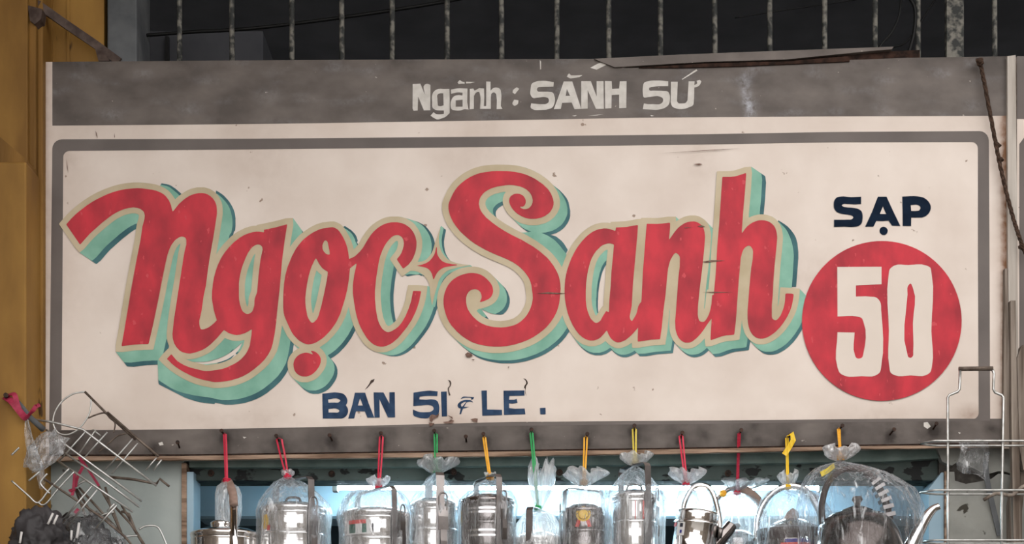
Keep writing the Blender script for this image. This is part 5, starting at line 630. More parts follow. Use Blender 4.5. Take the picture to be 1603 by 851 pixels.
def bag(cx, knot, prof, Y, label, m='film', ruffle=(26, 30), pleat=11, seed=0, sq=1.0, plume=None, group='clear bags tied over the hanging pots'):
    """knot (px, py); prof [(py, radius px, centre px)] downwards"""
    rr = random.Random(seed); base = P(cx, prof[-1][0], Y)
    t = thing('plastic_bag', base, label, 'bag', group)
    k = K(Y); bm = bmesh.new(); n = 72; rings = []
    pts = [(knot[1], 4.5, knot[0])] + prof
    fine = []
    for (a, b) in zip(pts, pts[1:]):
        for q in range(5):
            u = q / 5; uu = u
            fine.append(tuple(a[i] + (b[i] - a[i]) * uu for i in range(3)))
    fine.append(pts[-1])
    H = pts[-1][0] - pts[0][0]; ph = rr.uniform(0, 6)
    for py, r, c in fine:
        f = (py - pts[0][0]) / H; amp = 0.16 * max(0, 1 - f * 2.2) + 0.012
        ce = P(c, py, Y); ring = []
        for i in range(n):
            th = 2 * math.pi * i / n
            w = 1 + amp * math.sin(pleat * th + ph + 2 * f) + 0.5 * amp * math.sin((pleat * 2 + 3) * th + ph * 2)
            w += 0.035 * noise.noise(Vector((math.cos(th) * 1.7, math.sin(th) * 1.7, py * .025 + seed * 3.1)))
            if r > 15: w = max(w, 1.0 - 0.0 * f)
            q = r * k * w
            ring.append(bm.verts.new(ce + Vector((q * math.cos(th), q * math.sin(th) * sq, 0))))
        rings.append(ring)
    for A, B in zip(rings, rings[1:]):
        for i in range(n): bm.faces.new((A[i], A[(i + 1) % n], B[(i + 1) % n], B[i]))
    obj('film', bm, M[m], t, True)
    # gathered mouth above the knot
    if ruffle:
        w_, h_ = ruffle; bm = bmesh.new(); rings = []; n = 60
        pl = plume or (0, 0)
        for j in range(13):
            f = j / 12; r = 3.5 + (w_ * 1.05 - 3.5) * math.sin(f * math.pi * 0.80) ** 0.85
            up = math.sin(f * math.pi * .5)
            ce = P(knot[0] + pl[0] * f, knot[1] - h_ * up - pl[1] * f, Y); ring = []
            for i in range(n):
                th = 2 * math.pi * i / n
                w = 1 + 0.20 * math.sin(5 * th + ph + f) + 0.14 * math.sin(9 * th + ph * 3 + j * .5) + .25 * noise.noise(Vector((math.cos(th) * 2, math.sin(th) * 2, f * 3 + seed)))
                dz = (0.16 * math.sin(3 * th + ph) + 0.14 * math.sin(7 * th + seed)) * h_ * f * k
                ring.append(bm.verts.new(ce + Vector((r * k * w * math.cos(th), r * k * w * .75 * math.sin(th), dz))))
            rings.append(ring)
        for A, B in zip(rings, rings[1:]):
            for i in range(n): bm.faces.new((A[i], A[(i + 1) % n], B[(i + 1) % n], B[i]))
        obj('gathered_mouth', bm, M['filmdense'], t, True)
    return t
def L2(prof, cx, py0, Y, sc=1.0):
    k = K(Y); z0 = P(cx, py0, Y).z
    return [(max(r, .01) * k * sc, z0 - d * k * sc) for r, d in prof]
def latch(cx, py, Y, ang, r, t, big=1.0, lab=True):
    """snap clasp on the side of a can: plate, wire loop, lever"""
    k = K(Y); c = P(cx, py, Y); dx, dy = math.cos(ang), math.sin(ang)
    def Q(u, d, v): return Vector((c.x + dx * (r + d) * k - dy * u * k, c.y + dy * (r + d) * k + dx * u * k, c.z - v * k))
    bm = bmesh.new(); u = 7 * big
    ribbon(bm, [Q(0, 2.5, 8 * big), Q(0, 4.5, 22 * big), Q(0, 4.0, 40 * big)], Vector((-dy, dx, 0)), 2 * u * k, 0.0025)
    la = obj('latch', bm, M['strap'], t)
    bm = bmesh.new(); tube(bm, spline([Q(-5 * big, 3, 14 * big), Q(-6 * big, 4, -2 * big), Q(-3 * big, 4, -9 * big), Q(3 * big, 4, -9 * big), Q(6 * big, 4, -2 * big), Q(5 * big, 3, 14 * big)], 4), 1.3 * k, 6)
    obj('wire_loop', bm, M['strap'], la, True)
    bm = bmesh.new(); ribbon(bm, [Q(0, 6, 40 * big), Q(0, 7, 55 * big), Q(0, 6, 74 * big)], Vector((-dy, dx, 0)), 1.3 * u * k, 0.002); obj('lever', bm, M['strap'], la)
def carrier(cx, rim, r, Y, seams, label, hand=None, lat=None, m='steel', H=120, tilt=0.0, knob=False, group='lunch carriers hanging under the sign'):
    """stacked lunch carrier: lid, bowls, strap frame, clasp; px measures, rim = top edge of the lid"""
    base = P(cx, rim + H, Y); t = thing('lunch_carrier', base, label, 'lunch carrier', group); k = K(Y); c = (P(cx, rim, Y).x, Y)
    bm = bmesh.new()
    lid = [(0.5, -9), (r * .35, -8.5), (r * .7, -5.5), (r * .93, -1), (r + .6, 1), (r + 1.6, 3), (r + 1.2, 6), (r + .2, 7.5), (r - .5, 10)]
    lathe(bm, L2(lid, cx, rim, Y), c, 56); li = obj('lid', bm, M[m], t, True)
    if knob:
        bm = bmesh.new(); k0 = P(cx, rim - 8, Y)
        tube(bm, spline([k0 + Vector((-12 * k, 0, 0)), k0 + Vector((-8 * k, 0, 8 * k)), k0 + Vector((8 * k, 0, 8 * k)), k0 + Vector((12 * k, 0, 0))], 4), 2 * k, 6); obj('knob', bm, M['handle'], li, True)
    ys = [10] + [s - rim for s in seams] + [H]
    for a, b in zip(ys, ys[1:]):
        bm = bmesh.new(); last = b == H
        pr = [(r - 1, a - 1.5), (r + .4, a), (r + .9, a + 1.5), (r + .2, a + 3), (r, a + 5), (r, (a + b) / 2), (r, b - 3), (r - .4, b - 2), (r - 1.5, b - .6)]
        if last: pr += [(r * .9, b), (r * .6, b + .3), (.3, b + .3)]
        lathe(bm, L2(pr, cx, rim, Y), c, 56); obj('bowl', bm, M[m], t, True)
    if hand:
        off, top, w = hand           # sideways offset of the near upright, arch height py, strap width
        ph = math.acos(max(-1, min(1, off / (r + 3)))); dx, dy = math.cos(ph), -math.sin(ph); R = (r + 3) * k
        C0 = P(cx, rim, Y); zt = P(cx, top, Y).z; zb = P(cx, rim + H, Y).z
        def Q(s, z): return Vector((C0.x + s * R * dx, C0.y + s * R * dy, z))
        pts = [Q(1, zb - 3 * k), Q(1, C0.z), Q(.97, zt - 6 * k), Q(.85, zt - 1 * k), Q(.6, zt), Q(-.6, zt), Q(-.85, zt - 1 * k), Q(-.97, zt - 6 * k), Q(-1, C0.z), Q(-1, zb - 3 * k)]
        bm = bmesh.new(); ribbon(bm, pts, Vector((-dy, dx, 0)), w * k, 0.002); obj('handle', bm, M['strap'], t)
    if lat: 
        for a in lat: latch(cx, rim, Y, math.radians(a[0]), r, t, a[1])
    if tilt:
        t.rotation_euler = (0, tilt, 0)
    return t
def sticker(t, cx, rim, r, Y, ang, dpy, w, h, m, name='label', lift=.6):
    """curved label on the can wall"""
    k = K(Y); c = P(cx, rim + dpy, Y); bm = bmesh.new(); g = []
    for i in range(7):
        a = math.radians(ang) + (i / 6 - .5) * w / r
        g.append([bm.verts.new(c + Vector((math.cos(a) * (r + lift) * k, math.sin(a) * (r + lift) * k, s * h * k / 2))) for s in (1, -1)])
    for A, B in zip(g, g[1:]): bm.faces.new((A[0], A[1], B[1], B[0]))
    return obj(name, bm, M[m], t)
def medal(t, cx, rim, r, Y, ang, dpy, rad=11):
    k = K(Y); c = P(cx, rim + dpy, Y)
    def disc(rr, lift, teeth):
        bm = bmesh.new(); vs = []
        for i in range(48):
            q = rr * (1 + (0.05 * (i % 2) if teeth else 0)); u = q * math.cos(2 * math.pi * i / 48); v = q * math.sin(2 * math.pi * i / 48); a = math.radians(ang) + u / r
            vs.append(bm.verts.new(c + Vector((math.cos(a) * (r + lift) * k, math.sin(a) * (r + lift) * k, v * k))))
        ce = bm.verts.new(c + Vector((math.cos(math.radians(ang)) * (r + lift) * k, math.sin(math.radians(ang)) * (r + lift) * k, 0)))
        for i in range(48): bm.faces.new((vs[i], vs[(i + 1) % 48], ce))
        return bm
    md = obj('medal_sticker', disc(rad, .8, True), M['gold'], t); md['label'] = 'gold medal sticker with red ribbon tails'
    obj('ring', disc(rad * .8, 1.0, False), M['goldink'], md); obj('disc', disc(rad * .62, 1.2, False), M['gold'], md)
    for s in (-1, 1):
        bm = bmesh.new(); q = []
        for u, v in ((s * 4, -9), (s * 9, -8), (s * 13, -19), (s * 7, -20)):
            a = math.radians(ang) + u / r; q.append(bm.verts.new(c + Vector((math.cos(a) * (r + .6) * k, math.sin(a) * (r + .6) * k, v * k))))
        bm.faces.new(q); obj('ribbon_tail', bm, M['labelred'], md)

FR = -90   # towards the street
# 1: low pan in a bubble-wrapped upright handle
y = -0.03
t = carrier(354, 834, 54, y, [], 'steel saucepan with lid and upright strap handle, leftmost of the hanging pots', None, None, H=90)
t.name = 'saucepan'; t['category'] = 'saucepan'; del t['group']
bm = bmesh.new(); lathe(bm, L2([(0, -15), (16, -14.5), (19, -11), (18, -7), (17, -4)], 348, 830, y), (P(348, 830, y).x, y), 28); o = obj('lid_rim', bm, M['steel'], t, True)
bm = bmesh.new(); ribbon(bm, spline([P(367, 862, -0.125), P(366, 835, -0.115), P(366, 795, -0.075), P(364, 770, -0.05), P(356, 757, -0.02), P(350, 760, 0.01), P(348, 790, 0.04), P(347, 838, 0.055)], 6), Vector((1, 0, 0)), 0.0185, 0.006); o = obj('handle', bm, M['steel'], t, True)
bm = bmesh.new(); ribbon(bm, spline([P(366, 790, -0.082), P(364.5, 772, -0.056), P(357, 754, -0.021), P(352, 756, 0.0)], 6), Vector((1, 0, 0)), 0.020, 0.009); obj('grip', bm, M['tan'], t, True)
b1 = bag(357, (355, 753), [(762, 15, 356), (775, 20, 357), (793, 21, 358), (812, 20, 357), (822, 18, 356)], -0.02, 'small crumpled milky plastic wrap around the saucepan handle', 'filmdense', None, 7, 1)
tie(b1, (352, 682), (355, 752, -0.02), 'tiered', 'red raffia tie', 1.6)
# 2
y = -0.035
t = carrier(459, 795, 51, y, [838, 880], 'wide bright steel lunch carrier second from the left, tall strap and side clasp', (34, 751, 11), [(-48, 1.2)], knob=True)
sticker(t, 459, 795, 51, y, -138, 26, 13, 22, 'gold', 'sticker'); sticker(t, 459, 795, 51, y, -130, 36, 6, 8, 'labelred', 'ribbon_tail')
b = bag(459, (450, 746), [(756, 22, 453), (770, 36, 456), (788, 51, 459), (803, 57, 459), (850, 58, 459), (905, 56, 459), (925, 40, 459), (932, 6, 459)], y, 'clear bag with a red tie around the second carrier from the left', 'film', (9, 10), 11, 2)
tie(b, (437, 690), (450, 745, y), 'tiered', 'red raffia tie fanned over its nail', 4)
# 3
t = carrier(588, 803, 53, y, [846, 888], 'wide steel lunch carrier with a red and green label, third from the left', (33, 766, 9), [(-38, .8)])
la = sticker(t, 588, 803, 53, y, -120, 28, 50, 22, 'label'); sticker(t, 588, 803, 53, y, -118, 20, 32, 6, 'labelred', 'label_stripe', .9)
sticker(t, 588, 803, 53, y, -127, 30, 12, 14, 'labelgreen', 'label_panel', .9); sticker(t, 588, 803, 53, y, -104, 30, 7, 14, 'labelgreen', 'label_panel', .9); sticker(t, 588, 803, 53, y, -90, 30, 3, 14, 'labelink', 'label_panel', .9)
b = bag(588, (591, 764), [(770, 34, 590), (782, 44, 589), (801, 53, 588), (812, 57, 588), (850, 57, 588), (905, 55, 588), (925, 40, 588), (932, 6, 588)], y, 'clear bag with a red tie around the carrier with the red and green label', 'film', (15, 16), 13, 3)
tie(b, (597, 686), (593, 762, y), 'tiered', 'red raffia tie', 2.5)
# 4
y = 0.0
t = carrier(680, 788, 37, y, [830, 872], 'slim steel lunch carrier with a hanging padlock clasp, fourth from the left', (11, 744, 13), [(-68, 1.15)])
b = bag(680, (683, 742), [(752, 14, 683), (768, 25, 682), (786, 37, 680), (798, 41, 680), (850, 41, 680), (905, 40, 680), (925, 28, 680), (932, 5, 680)], y, 'clear bag with green tie and a big frilled top, fourth from the left', 'film', (27, 24), 9, 4)
tie(b, (682, 682), (683, 738, y), 'tiegreen', 'green raffia tie', 2)
# 5
y = -0.055
t = carrier(763, 782, 41, y, [820, 862], 'dark smoky steel lunch carrier with banded walls, fifth from the left', (19, 747, 10), [(-55, .9)], 'darksteel')
sticker(t, 763, 782, 41, y, -170, 30, 12, 24, 'gold', 'sticker'); 
for d in (18, 24, 52, 60):
    sticker(t, 763, 782, 41, y, -95, d, 58, 3, 'steel', 'polished_band', .4)
b = bag(763, (768, 748), [(757, 18, 768), (770, 30, 766), (782, 40, 763), (793, 44.5, 763), (850, 45, 763), (905, 43, 763), (925, 30, 763), (932, 5, 763)], y, 'clear bag with an orange tie around the dark banded carrier', 'film', (8, 8), 9, 5)
tie(b, (758, 687), (767, 747, y), 'tieorange', 'orange raffia tie', 1.8)
# 6
y = -0.02
t = carrier(842, 840, 35, y, [882], 'short steel lunch carrier hanging lower than its neighbours, sixth from the left', (-14, 797, 11), [(-20, .7)], H=95)
b = bag(842, (844, 797), [(806, 22, 843), (822, 33, 842), (840, 37, 842), (852, 39, 842), (895, 39, 842), (925, 36, 842), (940, 20, 842), (944, 4, 842)], y, 'milky white bag with a tall twisted top and a green tie, sixth from the left', 'filmdense', (17, 60), 6, 6, plume=(9, 8))
tie(b, (832, 680), (842, 795, y), 'tiegreen', 'long green raffia tie', 1.8)
# 7
y = -0.04
t = carrier(914, 797, 33, y, [832, 872], 'dark steel lunch carrier with a gold medal sticker, seventh from the left', (-31, 766, 9), [(178, .8)], 'darksteel')
medal(t, 914, 797, 33, y, -94, 12)
b = bag(914, (914, 762), [(767, 27, 915), (778, 32, 915), (797, 34, 914), (806, 38, 914), (850, 38, 914), (905, 37, 914), (925, 26, 914), (932, 5, 914)], y, 'clear bag with an orange tie around the carrier with the medal sticker', 'film', (29, 26), 8, 7)
tie(b, (917, 687), (914, 755, y), 'tieorange', 'orange raffia tie', 2.2)
# 8
y = -0.05
t = carrier(993, 775, 34, y, [818, 862], 'pinkish steel lunch carrier with the tall square strap, eighth from the left', (19, 728, 11), [(-25, .9)], knob=True, H=130)
for a, w in ((-104, 5), (-84, 4), (-70, 2.5), (-92, 1.5)): sticker(t, 993, 775, 34, y, a, 27, w, 28, 'labelred' if w < 3 else 'label', 'printed_stripe', .4)
b = bag(993, (994, 730), [(740, 17, 994), (755, 28, 994), (770, 40, 994), (782, 46, 994), (850, 47, 994), (905, 44, 994), (925, 30, 994), (934, 5, 994)], y, 'roomy clear bag with a yellow tie and frilled top, eighth from the left', 'film', (21, 20), 12, 8)
tie(b, (993, 674), (994, 722, y), 'tieyellow', 'yellow raffia tie', 2.6)
# 9 tilted food pot with arched handle
y = -0.055
t = thing('food_pot', P(1078, 920, y), 'tilted steel food pot with an arched carrying handle, ninth from the left', 'pot'); k = K(y)
c = (P(1078, 800, y).x, y)
bm = bmesh.new(); lathe(bm, L2([(.5, -4), (18, -3.5), (29, -1), (33, 1), (34, 4), (34, 14), (33, 18)], 1078, 800, y), c, 48); obj('lid', bm, M['steel'], t, True)
bm = bmesh.new(); lathe(bm, L2([(34, 17), (36, 18.5), (36, 21), (34.5, 23), (34.5, 60), (36, 62), (34.5, 64), (34, 110), (30, 116), (.5, 117)], 1078, 800, y), c, 48); obj('body', bm, M['steel'], t, True)
def Q9(u, v): return P(1078 + u, 800 + v, y)
bm = bmesh.new(); ribbon(bm, spline([Q9(-24, 4), Q9(-22, -14), Q9(-13, -36), Q9(0, -42), Q9(14, -38), Q9(26, -18), Q9(36, 12), Q9(37, 34)], 6), Vector((0, 1, 0)), 0.011, 0.012); obj('handle', bm, M['steel'], t, True)
la = sticker(t, 1078, 800, 34.5, y, -138, 32, 15, 22, 'label'); sticker(t, 1078, 800, 34.5, y, -136, 27, 6, 6, 'labelink', 'printed_mark', .9); sticker(t, 1078, 800, 34.5, y, -136, 37, 4, 5, 'labelblue', 'printed_mark', .9)
sticker(t, 1078, 800, 34.5, y, -165, 25, 9, 7, 'labelred', 'label')
bm = bmesh.new(); tube(bm, [Q9(34, 30) + Vector((0, -.02, 0)), Q9(40, 30) + Vector((0, -.02, 0))], 0.014, 14); obj('hinge', bm, M['strap'], t, True)
bm = bmesh.new(); tube(bm, spline([P(1108, 850, y + .01), P(1118, 836, y + .014), P(1128, 822, y + .018), P(1133, 813, y + .02)], 5), [.020 - .00035 * i for i in range(16)], 12); obj('spout', bm, M['darksteel'], t, True)
t.rotation_euler = (0, math.radians(7), 0)
b = bag(1072, (1075, 758), [(764, 9, 1075), (772, 15, 1076), (780, 19, 1077), (786, 20, 1078)], y, 'frilled clear wrap with a red tie on the handle of the tilted food pot', 'film', (25, 22), 7, 9)
tie(b, (1066, 685), (1074, 755, y), 'tiered', 'red raffia tie', 2.6)
# 10 kettle with wrapped arch handle
y = 0.085
t = thing('kettle', P(1153, 930, y), 'small dark lidded kettle with a brown wrapped arch handle, left of the big round bag', 'kettle')
c = (P(1153, 840, y).x, y)
bm = bmesh.new(); lathe(bm, L2([(.5, -2), (12, -1), (24, 4), (33, 12), (37, 20), (40, 40), (40, 80), (34, 92), (.5, 94)], 1153, 830, y), c, 44); obj('body', bm, M['darksteel'], t, True)
bm = bmesh.new(); lathe(bm, L2([(.5, -12), (5, -11), (7, -7), (4, -4), (4, 0)], 1153, 830, y), c, 20); obj('lid_knob', bm, M['handle'], t, True)
hp = spline([P(1116, 838, y), P(1116, 796, y), P(1124, 779, y), P(1142, 765, y), P(1160, 764, y), P(1180, 776, y), P(1192, 796, y), P(1193, 838, y)], 6)
bm = bmesh.new(); ribbon(bm, hp, Vector((0, 1, .2)), 0.014, 0.010); h = obj('handle', bm, M['strap'], t, True)
bm = bmesh.new(); ribbon(bm, [p + Vector((0, -.002, 0)) for p in hp[24:39]], Vector((0, 1, .2)), 0.020, 0.020); obj('wrapping', bm, M['tan'], h, True)
bm = bmesh.new(); bmesh.ops.create_icosphere(bm, subdivisions=2, radius=.0095, matrix=Matrix.Translation(P(1132, 772, y - .012))); obj('tape', bm, M['tieorange'], h)
b = bag(1153, (1154, 770), [(776, 20, 1153), (790, 34, 1153), (806, 41, 1153), (830, 45, 1153), (880, 46, 1153), (920, 42, 1153), (940, 6, 1153)], y, 'clear crumpled bag with a long thin red tie around the small kettle', 'film', (30, 17), 7, 10, plume=(22, 2))
tie(b, (1157, 681), (1154, 770, y), 'tiered', 'long narrow red raffia tie', 1.4)
# 11 cooking pot with a bail handle
y = -0.015
t = thing('cooking_pot', P(1240, 930, y), 'round cooking pot with a dark rim and tall bright bail handle', 'pot'); c = (P(1240, 840, y).x, y)
bm = bmesh.new(); lathe(bm, L2([(48, 12), (50, 3), (54, -3), (57, -1), (57, 9), (54, 13), (53, 16)], 1240, 832, y), c, 56); obj('rim', bm, M['handle'], t, True)
bm = bmesh.new(); lathe(bm, L2([(53, 10), (53, 60), (48, 90), (30, 98), (.5, 99)], 1240, 832, y), c, 56); obj('body', bm, M['darksteel'], t, True)
bm = bmesh.new(); lathe(bm, L2([(.5, -22), (20, -18), (40, -8), (50, 4), (50, 10)], 1240, 832, y), c, 48); li = obj('lid', bm, M['darksteel'], t, True)
bm = bmesh.new(); slab(bm, [(1224, 818), (1233, 800), (1241, 794), (1250, 801), (1252, 818)], y - .012, y + .012); obj('knob', bm, M['tan'], li)
sticker(t, 1240, 832, 53, y, -90, 22, 40, 9, 'labelblue', 'label'); sticker(t, 1240, 832, 53, y, -94, 27, 46, 8, 'labelred', 'label_stripe', .9)
bp = spline([P(1184, 846, y), P(1186, 812, y), P(1198, 784, y), P(1218, 766, y), P(1240, 760, y), P(1262, 768, y), P(1280, 794, y), P(1290, 822, y), P(1294, 848, y)], 6)
bm = bmesh.new(); ribbon(bm, bp, Vector((0, 1, 0)), 0.014, 0.014); obj('bail_handle', bm, M['steel'], t, True)
b = bag(1240, (1233, 762), [(768, 26, 1236), (782, 43, 1238), (805, 55, 1240), (830, 60, 1241), (880, 61, 1241), (920, 54, 1240), (940, 8, 1240)], y, 'taut round clear bag with a gold tie around the pot with the bail handle', 'film', (13, 22), 9, 11)
tie(b, (1232, 688), (1233, 762, y), 'tiegold', 'shiny gold raffia tie with a bow over the nail', 1.6, True)
# 12 big kettle
y = -0.14
t = thing('kettle', P(1342, 940, y), 'large dark steel kettle with a long bright spout, rightmost of the hanging pots', 'kettle'); c = (P(1342, 840, y).x, y)
bm = bmesh.new(); lathe(bm, L2([(24, 0), (40, 4), (56, 16), (66, 34), (72, 60), (74, 90), (68, 118), (50, 128), (.5, 129)], 1342, 800, y), c, 56); obj('body', bm, M['kettle'], t, True)
bm = bmesh.new(); lathe(bm, L2([(.5, -8), (12, -7), (24, -2), (27, 1), (25, 4)], 1342, 800, y), c, 40); li = obj('lid', bm, M['kettle'], t, True)
bm = bmesh.new(); lathe(bm, L2([(.5, -24), (7, -23), (9, -18), (5, -13), (5, -7)], 1342, 800, y), c, 20); obj('knob', bm, M['handle'], li, True)
hp = spline([P(1288, 822, y), P(1286, 790, y), P(1296, 756, y), P(1318, 736, y), P(1345, 735, y), P(1368, 752, y), P(1386, 785, y), P(1394, 822, y)], 7)
bm = bmesh.new(); ribbon(bm, hp, Vector((0, 1, 0)), 0.018, 0.014); h = obj('handle', bm, M['handle'], t, True)
for i in range(6):
    q = hp[35 + i * 2]; q2 = hp[36 + i * 2]; bm = bmesh.new(); ribbon(bm, [q, (q + q2) / 2, q2], Vector((0, 1, 0)), 0.034, 0.026); obj('grip_rib', bm, M['strap'], h)
sp = spline([P(1402, 890, y), P(1420, 866, y), P(1434, 838, y), P(1448, 812, y), P(1460, 797, y), P(1470, 792, y)], 6)
bm = bmesh.new(); tube(bm, sp, [.022 - .0135 * min(1, i / (len(sp) - 4)) for i in range(len(sp))], 14); obj('spout', bm, M['steel'], t, True)
b = bag(1346, (1315, 722), [(732, 36, 1318), (744, 58, 1328), (765, 80, 1338), (795, 92, 1345), (830, 94, 1348), (885, 95, 1347), (930, 88, 1344), (955, 8, 1344)], y, 'big clear bag with an orange tie around the large kettle', 'filmdark', (24, 22), 10, 12, sq=0.86)
tie(b, (1313, 674), (1316, 716, y), 'tieorange', 'short orange raffia tie', 1.5)
bm = bmesh.new(); ribbon(bm, [P(1285, 742, -0.2), P(1296, 736, -0.19), P(1306, 728, -0.17)], Vector((0, 0, 1)), 0.012, 0.001); o = obj('tie_tail', bm, M['tieyellow'], b); o['label'] = 'loose yellow tie end'

# ================================================================== wire goods on the right
y = -0.09
t = thing('wire_rack', P(1528, 1000, y), 'tall galvanised wire hanging rack with a dark grip at the right end of the sign', 'rack')
bm = bmesh.new(); tube(bm, [P(1484, 1000, y), P(1484, 800, y), P(1483.5, 622, y), P(1486, 618, y), P(1499, 613, y), P(1502, 609, y), P(1503, 578, y)], 0.0034, 8); obj('upright', bm, M['wire'], t, True)
bm = bmesh.new(); tube(bm, [P(1568, 1000, y), P(1568, 800, y), P(1571, 622, y), P(1568, 618, y), P(1558, 614, y), P(1555, 609, y), P(1556, 584, y), P(1553, 577, y)], 0.0034, 8); obj('upright', bm, M['wire'], t, True)
bm = bmesh.new(); tube(bm, [P(1501, 577, y), P(1554, 576.5, y)], 0.0055, 10); o = obj('grip', bm, M['brownwire'], t, True); o['label'] = 'dark brown grip bar'
for pys in (691, 768, 846, 925):
    for dy, dz in ((-0.012, 0), (0.05, 0)):
        bm = bmesh.new(); yy = y + dy
        a = P(1444, pys, y); 
        pts = [(1444, .02), (1462, dy), (1500, dy), (1600, dy), (1640, dy)] if dy < 0 else [(1444, .02), (1458, dy * .8), (1475, dy), (1600, dy), (1640, dy)]
        tube(bm, [Vector((P(px, pys, y).x, y + q, a.z + (0.0 if px > 1590 else 0))) for px, q in pts], 0.0026, 6)
        obj('shelf_wire', bm, M['wire'], t, True)
bm = bmesh.new()
g = []
for j in range(9):
    row = []
    for i in range(9):
        u, v = i / 8, j / 8; px = 1500 + 46 * u + 3 * math.sin(v * 5); py = 689 + 62 * v * (.72 + .28 * u) + 3 * math.sin(u * 7)
        row.append(bm.verts.new(P(px, py, y + 0.03 + 0.016 * noise.noise(Vector((u * 3, v * 4, 1.3))))))
    g.append(row)
for j in range(8):
    for i in range(8): bm.faces.new((g[j][i], g[j][i + 1], g[j + 1][i + 1], g[j + 1][i]))
tag(obj('plastic_sheet', bm, M['film'], None, True), 'torn piece of clear plastic hanging inside the right wire rack', 'plastic')
bm = bmesh.new(); ribbon(bm, spline([P(1545, 708, -.02), P(1543, 725, 0.0), P(1546, 755, .02), P(1556, 800, .03), P(1565, 838, .034)], 6), Vector((1, 0, 0)), 0.013, 0.003)
tag(obj('strap', bm, M['concrete'], None), 'grey fabric strap hanging down the cracked plaster behind the right wire rack', 'strap')
bm = bmesh.new(); tube(bm, spline([P(1640, 745, -.05), P(1600, 762, -.05), P(1584, 775, -.05), P(1560, 772, -.04), P(1540, 782, -.04)], 5), 0.0045, 6)
tag(obj('branch', bm, M['oldwood'], None, True), 'crooked dark stick poking in at the right edge behind the wire rack', 'stick')

# ================================================================== wire goods on the left
def wires(t, name, lines, r, m, smooth_=False):
    for l in lines:
        bm = bmesh.new(); pts = [P(a, b, q) for a, b, q in l]
        tube(bm, spline(pts, 5) if smooth_ else pts, r, 6); obj(name, bm, M[m], t, True)
y = -0.10
t = thing('grill_basket', P(140, 700, y), 'flat bright wire grill basket slung diagonally at the left end of the sign', 'grill basket', 'wire grill baskets at the left end of the sign')
wires(t, 'frame_wire', [[(45, 655, y), (80, 660, y), (130, 672, y), (245, 760, y)], [(72, 672, y), (108, 700, y), (222, 784, y)], [(93, 703, y - .01), (150, 742, y - .01), (218, 793, y - .01)], [(92, 722, y - .01), (208, 801, y - .01)]], .0028, 'wire')
wires(t, 'rung', [[(133, 676, y), (92, 722, y)], [(150, 672, y), (122, 712, y)], [(168, 676, y), (130, 718, y)], [(208, 686, y), (165, 735, y)], [(216, 693, y), (175, 741, y)], [(245, 716, y), (228, 736, y)], [(253, 719, y), (240, 736, y)], [(145, 672, y), (158, 682, y)]], .0020, 'wire')
t2 = thing('grill_basket', P(130, 640, y + .03), 'brown rusty wire basket with a round loop handle, topmost of the left wire goods', 'grill basket', 'wire grill baskets at the left end of the sign')
wires(t2, 'loop_handle', [[(133, 613, y + .03), (115, 616, y + .03), (97, 628, y + .03), (86, 645, y + .03), (83, 662, y + .03), (90, 676, y + .03), (104, 680, y + .03), (122, 672, y + .03), (137, 653, y + .03), (142, 637, y + .03), (142, 622, y + .03)]], .0022, 'wire', True)
wires(t2, 'frame_wire', [[(133, 613, y + .03), (165, 645, y + .03), (212, 688, y + .03)], [(168, 645, y + .02), (215, 686, y + .02), (248, 714, y + .02)]], .0034, 'brownwire')
wires(t2, 'hook', [[(138, 654, y + .03), (150, 649, y + .03), (164, 646, y + .03), (172, 654, y + .03), (180, 662, y + .03), (178, 677, y + .03)], [(155, 707, y + .03), (172, 692, y + .03), (184, 682, y + .03), (198, 678, y + .03)]], .0020, 'brownwire', True)
y = -0.17
t3 = thing('grill_basket', P(90, 790, y), 'lower wire grill basket with bent prongs hanging in front of the ochre wall', 'grill basket', 'wire grill baskets at the left end of the sign')
wires(t3, 'frame_wire', [[(69, 749, y), (110, 776, y), (160, 810, y), (196, 840, y), (205, 851, y)]], .0030, 'brownwire')
wires(t3, 'prong', [[(108, 733, y), (78, 765, y), (64, 783, y), (56, 786, y), (44, 775, y), (18, 752, y)], [(116, 738, y), (90, 766, y), (74, 786, y), (66, 790, y), (60, 786, y)], [(74, 741, y), (66, 750, y), (64, 758, y), (78, 772, y)], [(62, 738, y), (45, 752, y)], [(30, 700, y), (18, 712, y)]], .0024, 'wire', True)
wires(t3, 'rung', [[(144, 760, y - .01), (101, 811, y - .01)], [(152, 766, y - .01), (111, 817, y - .01)], [(179, 788, y - .01), (168, 800, y - .01)], [(183, 790, y - .01), (150, 826, y - .01)]], .0024, 'wire')
t4 = thing('wire_tong', P(180, 851, -.06), 'bundle of brown wire tongs fanning down the pale blue panel at lower left', 'tongs')
yy = -.06
wires(t4, 'rod', [[(118, 765, yy), (150, 851, yy)], [(120, 765, yy), (172, 851, yy)], [(124, 763, yy), (186, 830, yy)], [(150, 752, yy), (178, 800, yy), (196, 851, yy)], [(165, 762, yy), (175, 800, yy), (200, 858, yy)], [(180, 793, yy), (205, 820, yy), (225, 853, yy)], [(190, 800, yy), (202, 804, yy), (212, 830, yy), (228, 855, yy)], [(150, 800, yy), (190, 832, yy)], [(134, 851, yy), (160, 815, yy), (183, 790, yy)], [(190, 790, yy), (205, 815, yy)]], .0032, 'brownwire')
wires(t4, 'bow', [[(150, 815, yy - .01), (162, 805, yy - .01), (178, 801, yy - .01)], [(176, 849, yy - .01), (195, 840, yy - .01), (215, 838, yy - .01)], [(218, 828, yy - .01), (228, 823, yy - .01), (244, 823, yy - .01), (252, 832, yy - .01), (262, 855, yy - .01)], [(110, 770, yy - .01), (122, 758, yy - .01), (134, 752, yy - .01)]], .0026, 'wire', True)
t5 = thing('hooked_skewer', P(220, 755, -.02), 'short rusty skewer with a bent hook against the pale blue panel', 'skewer')
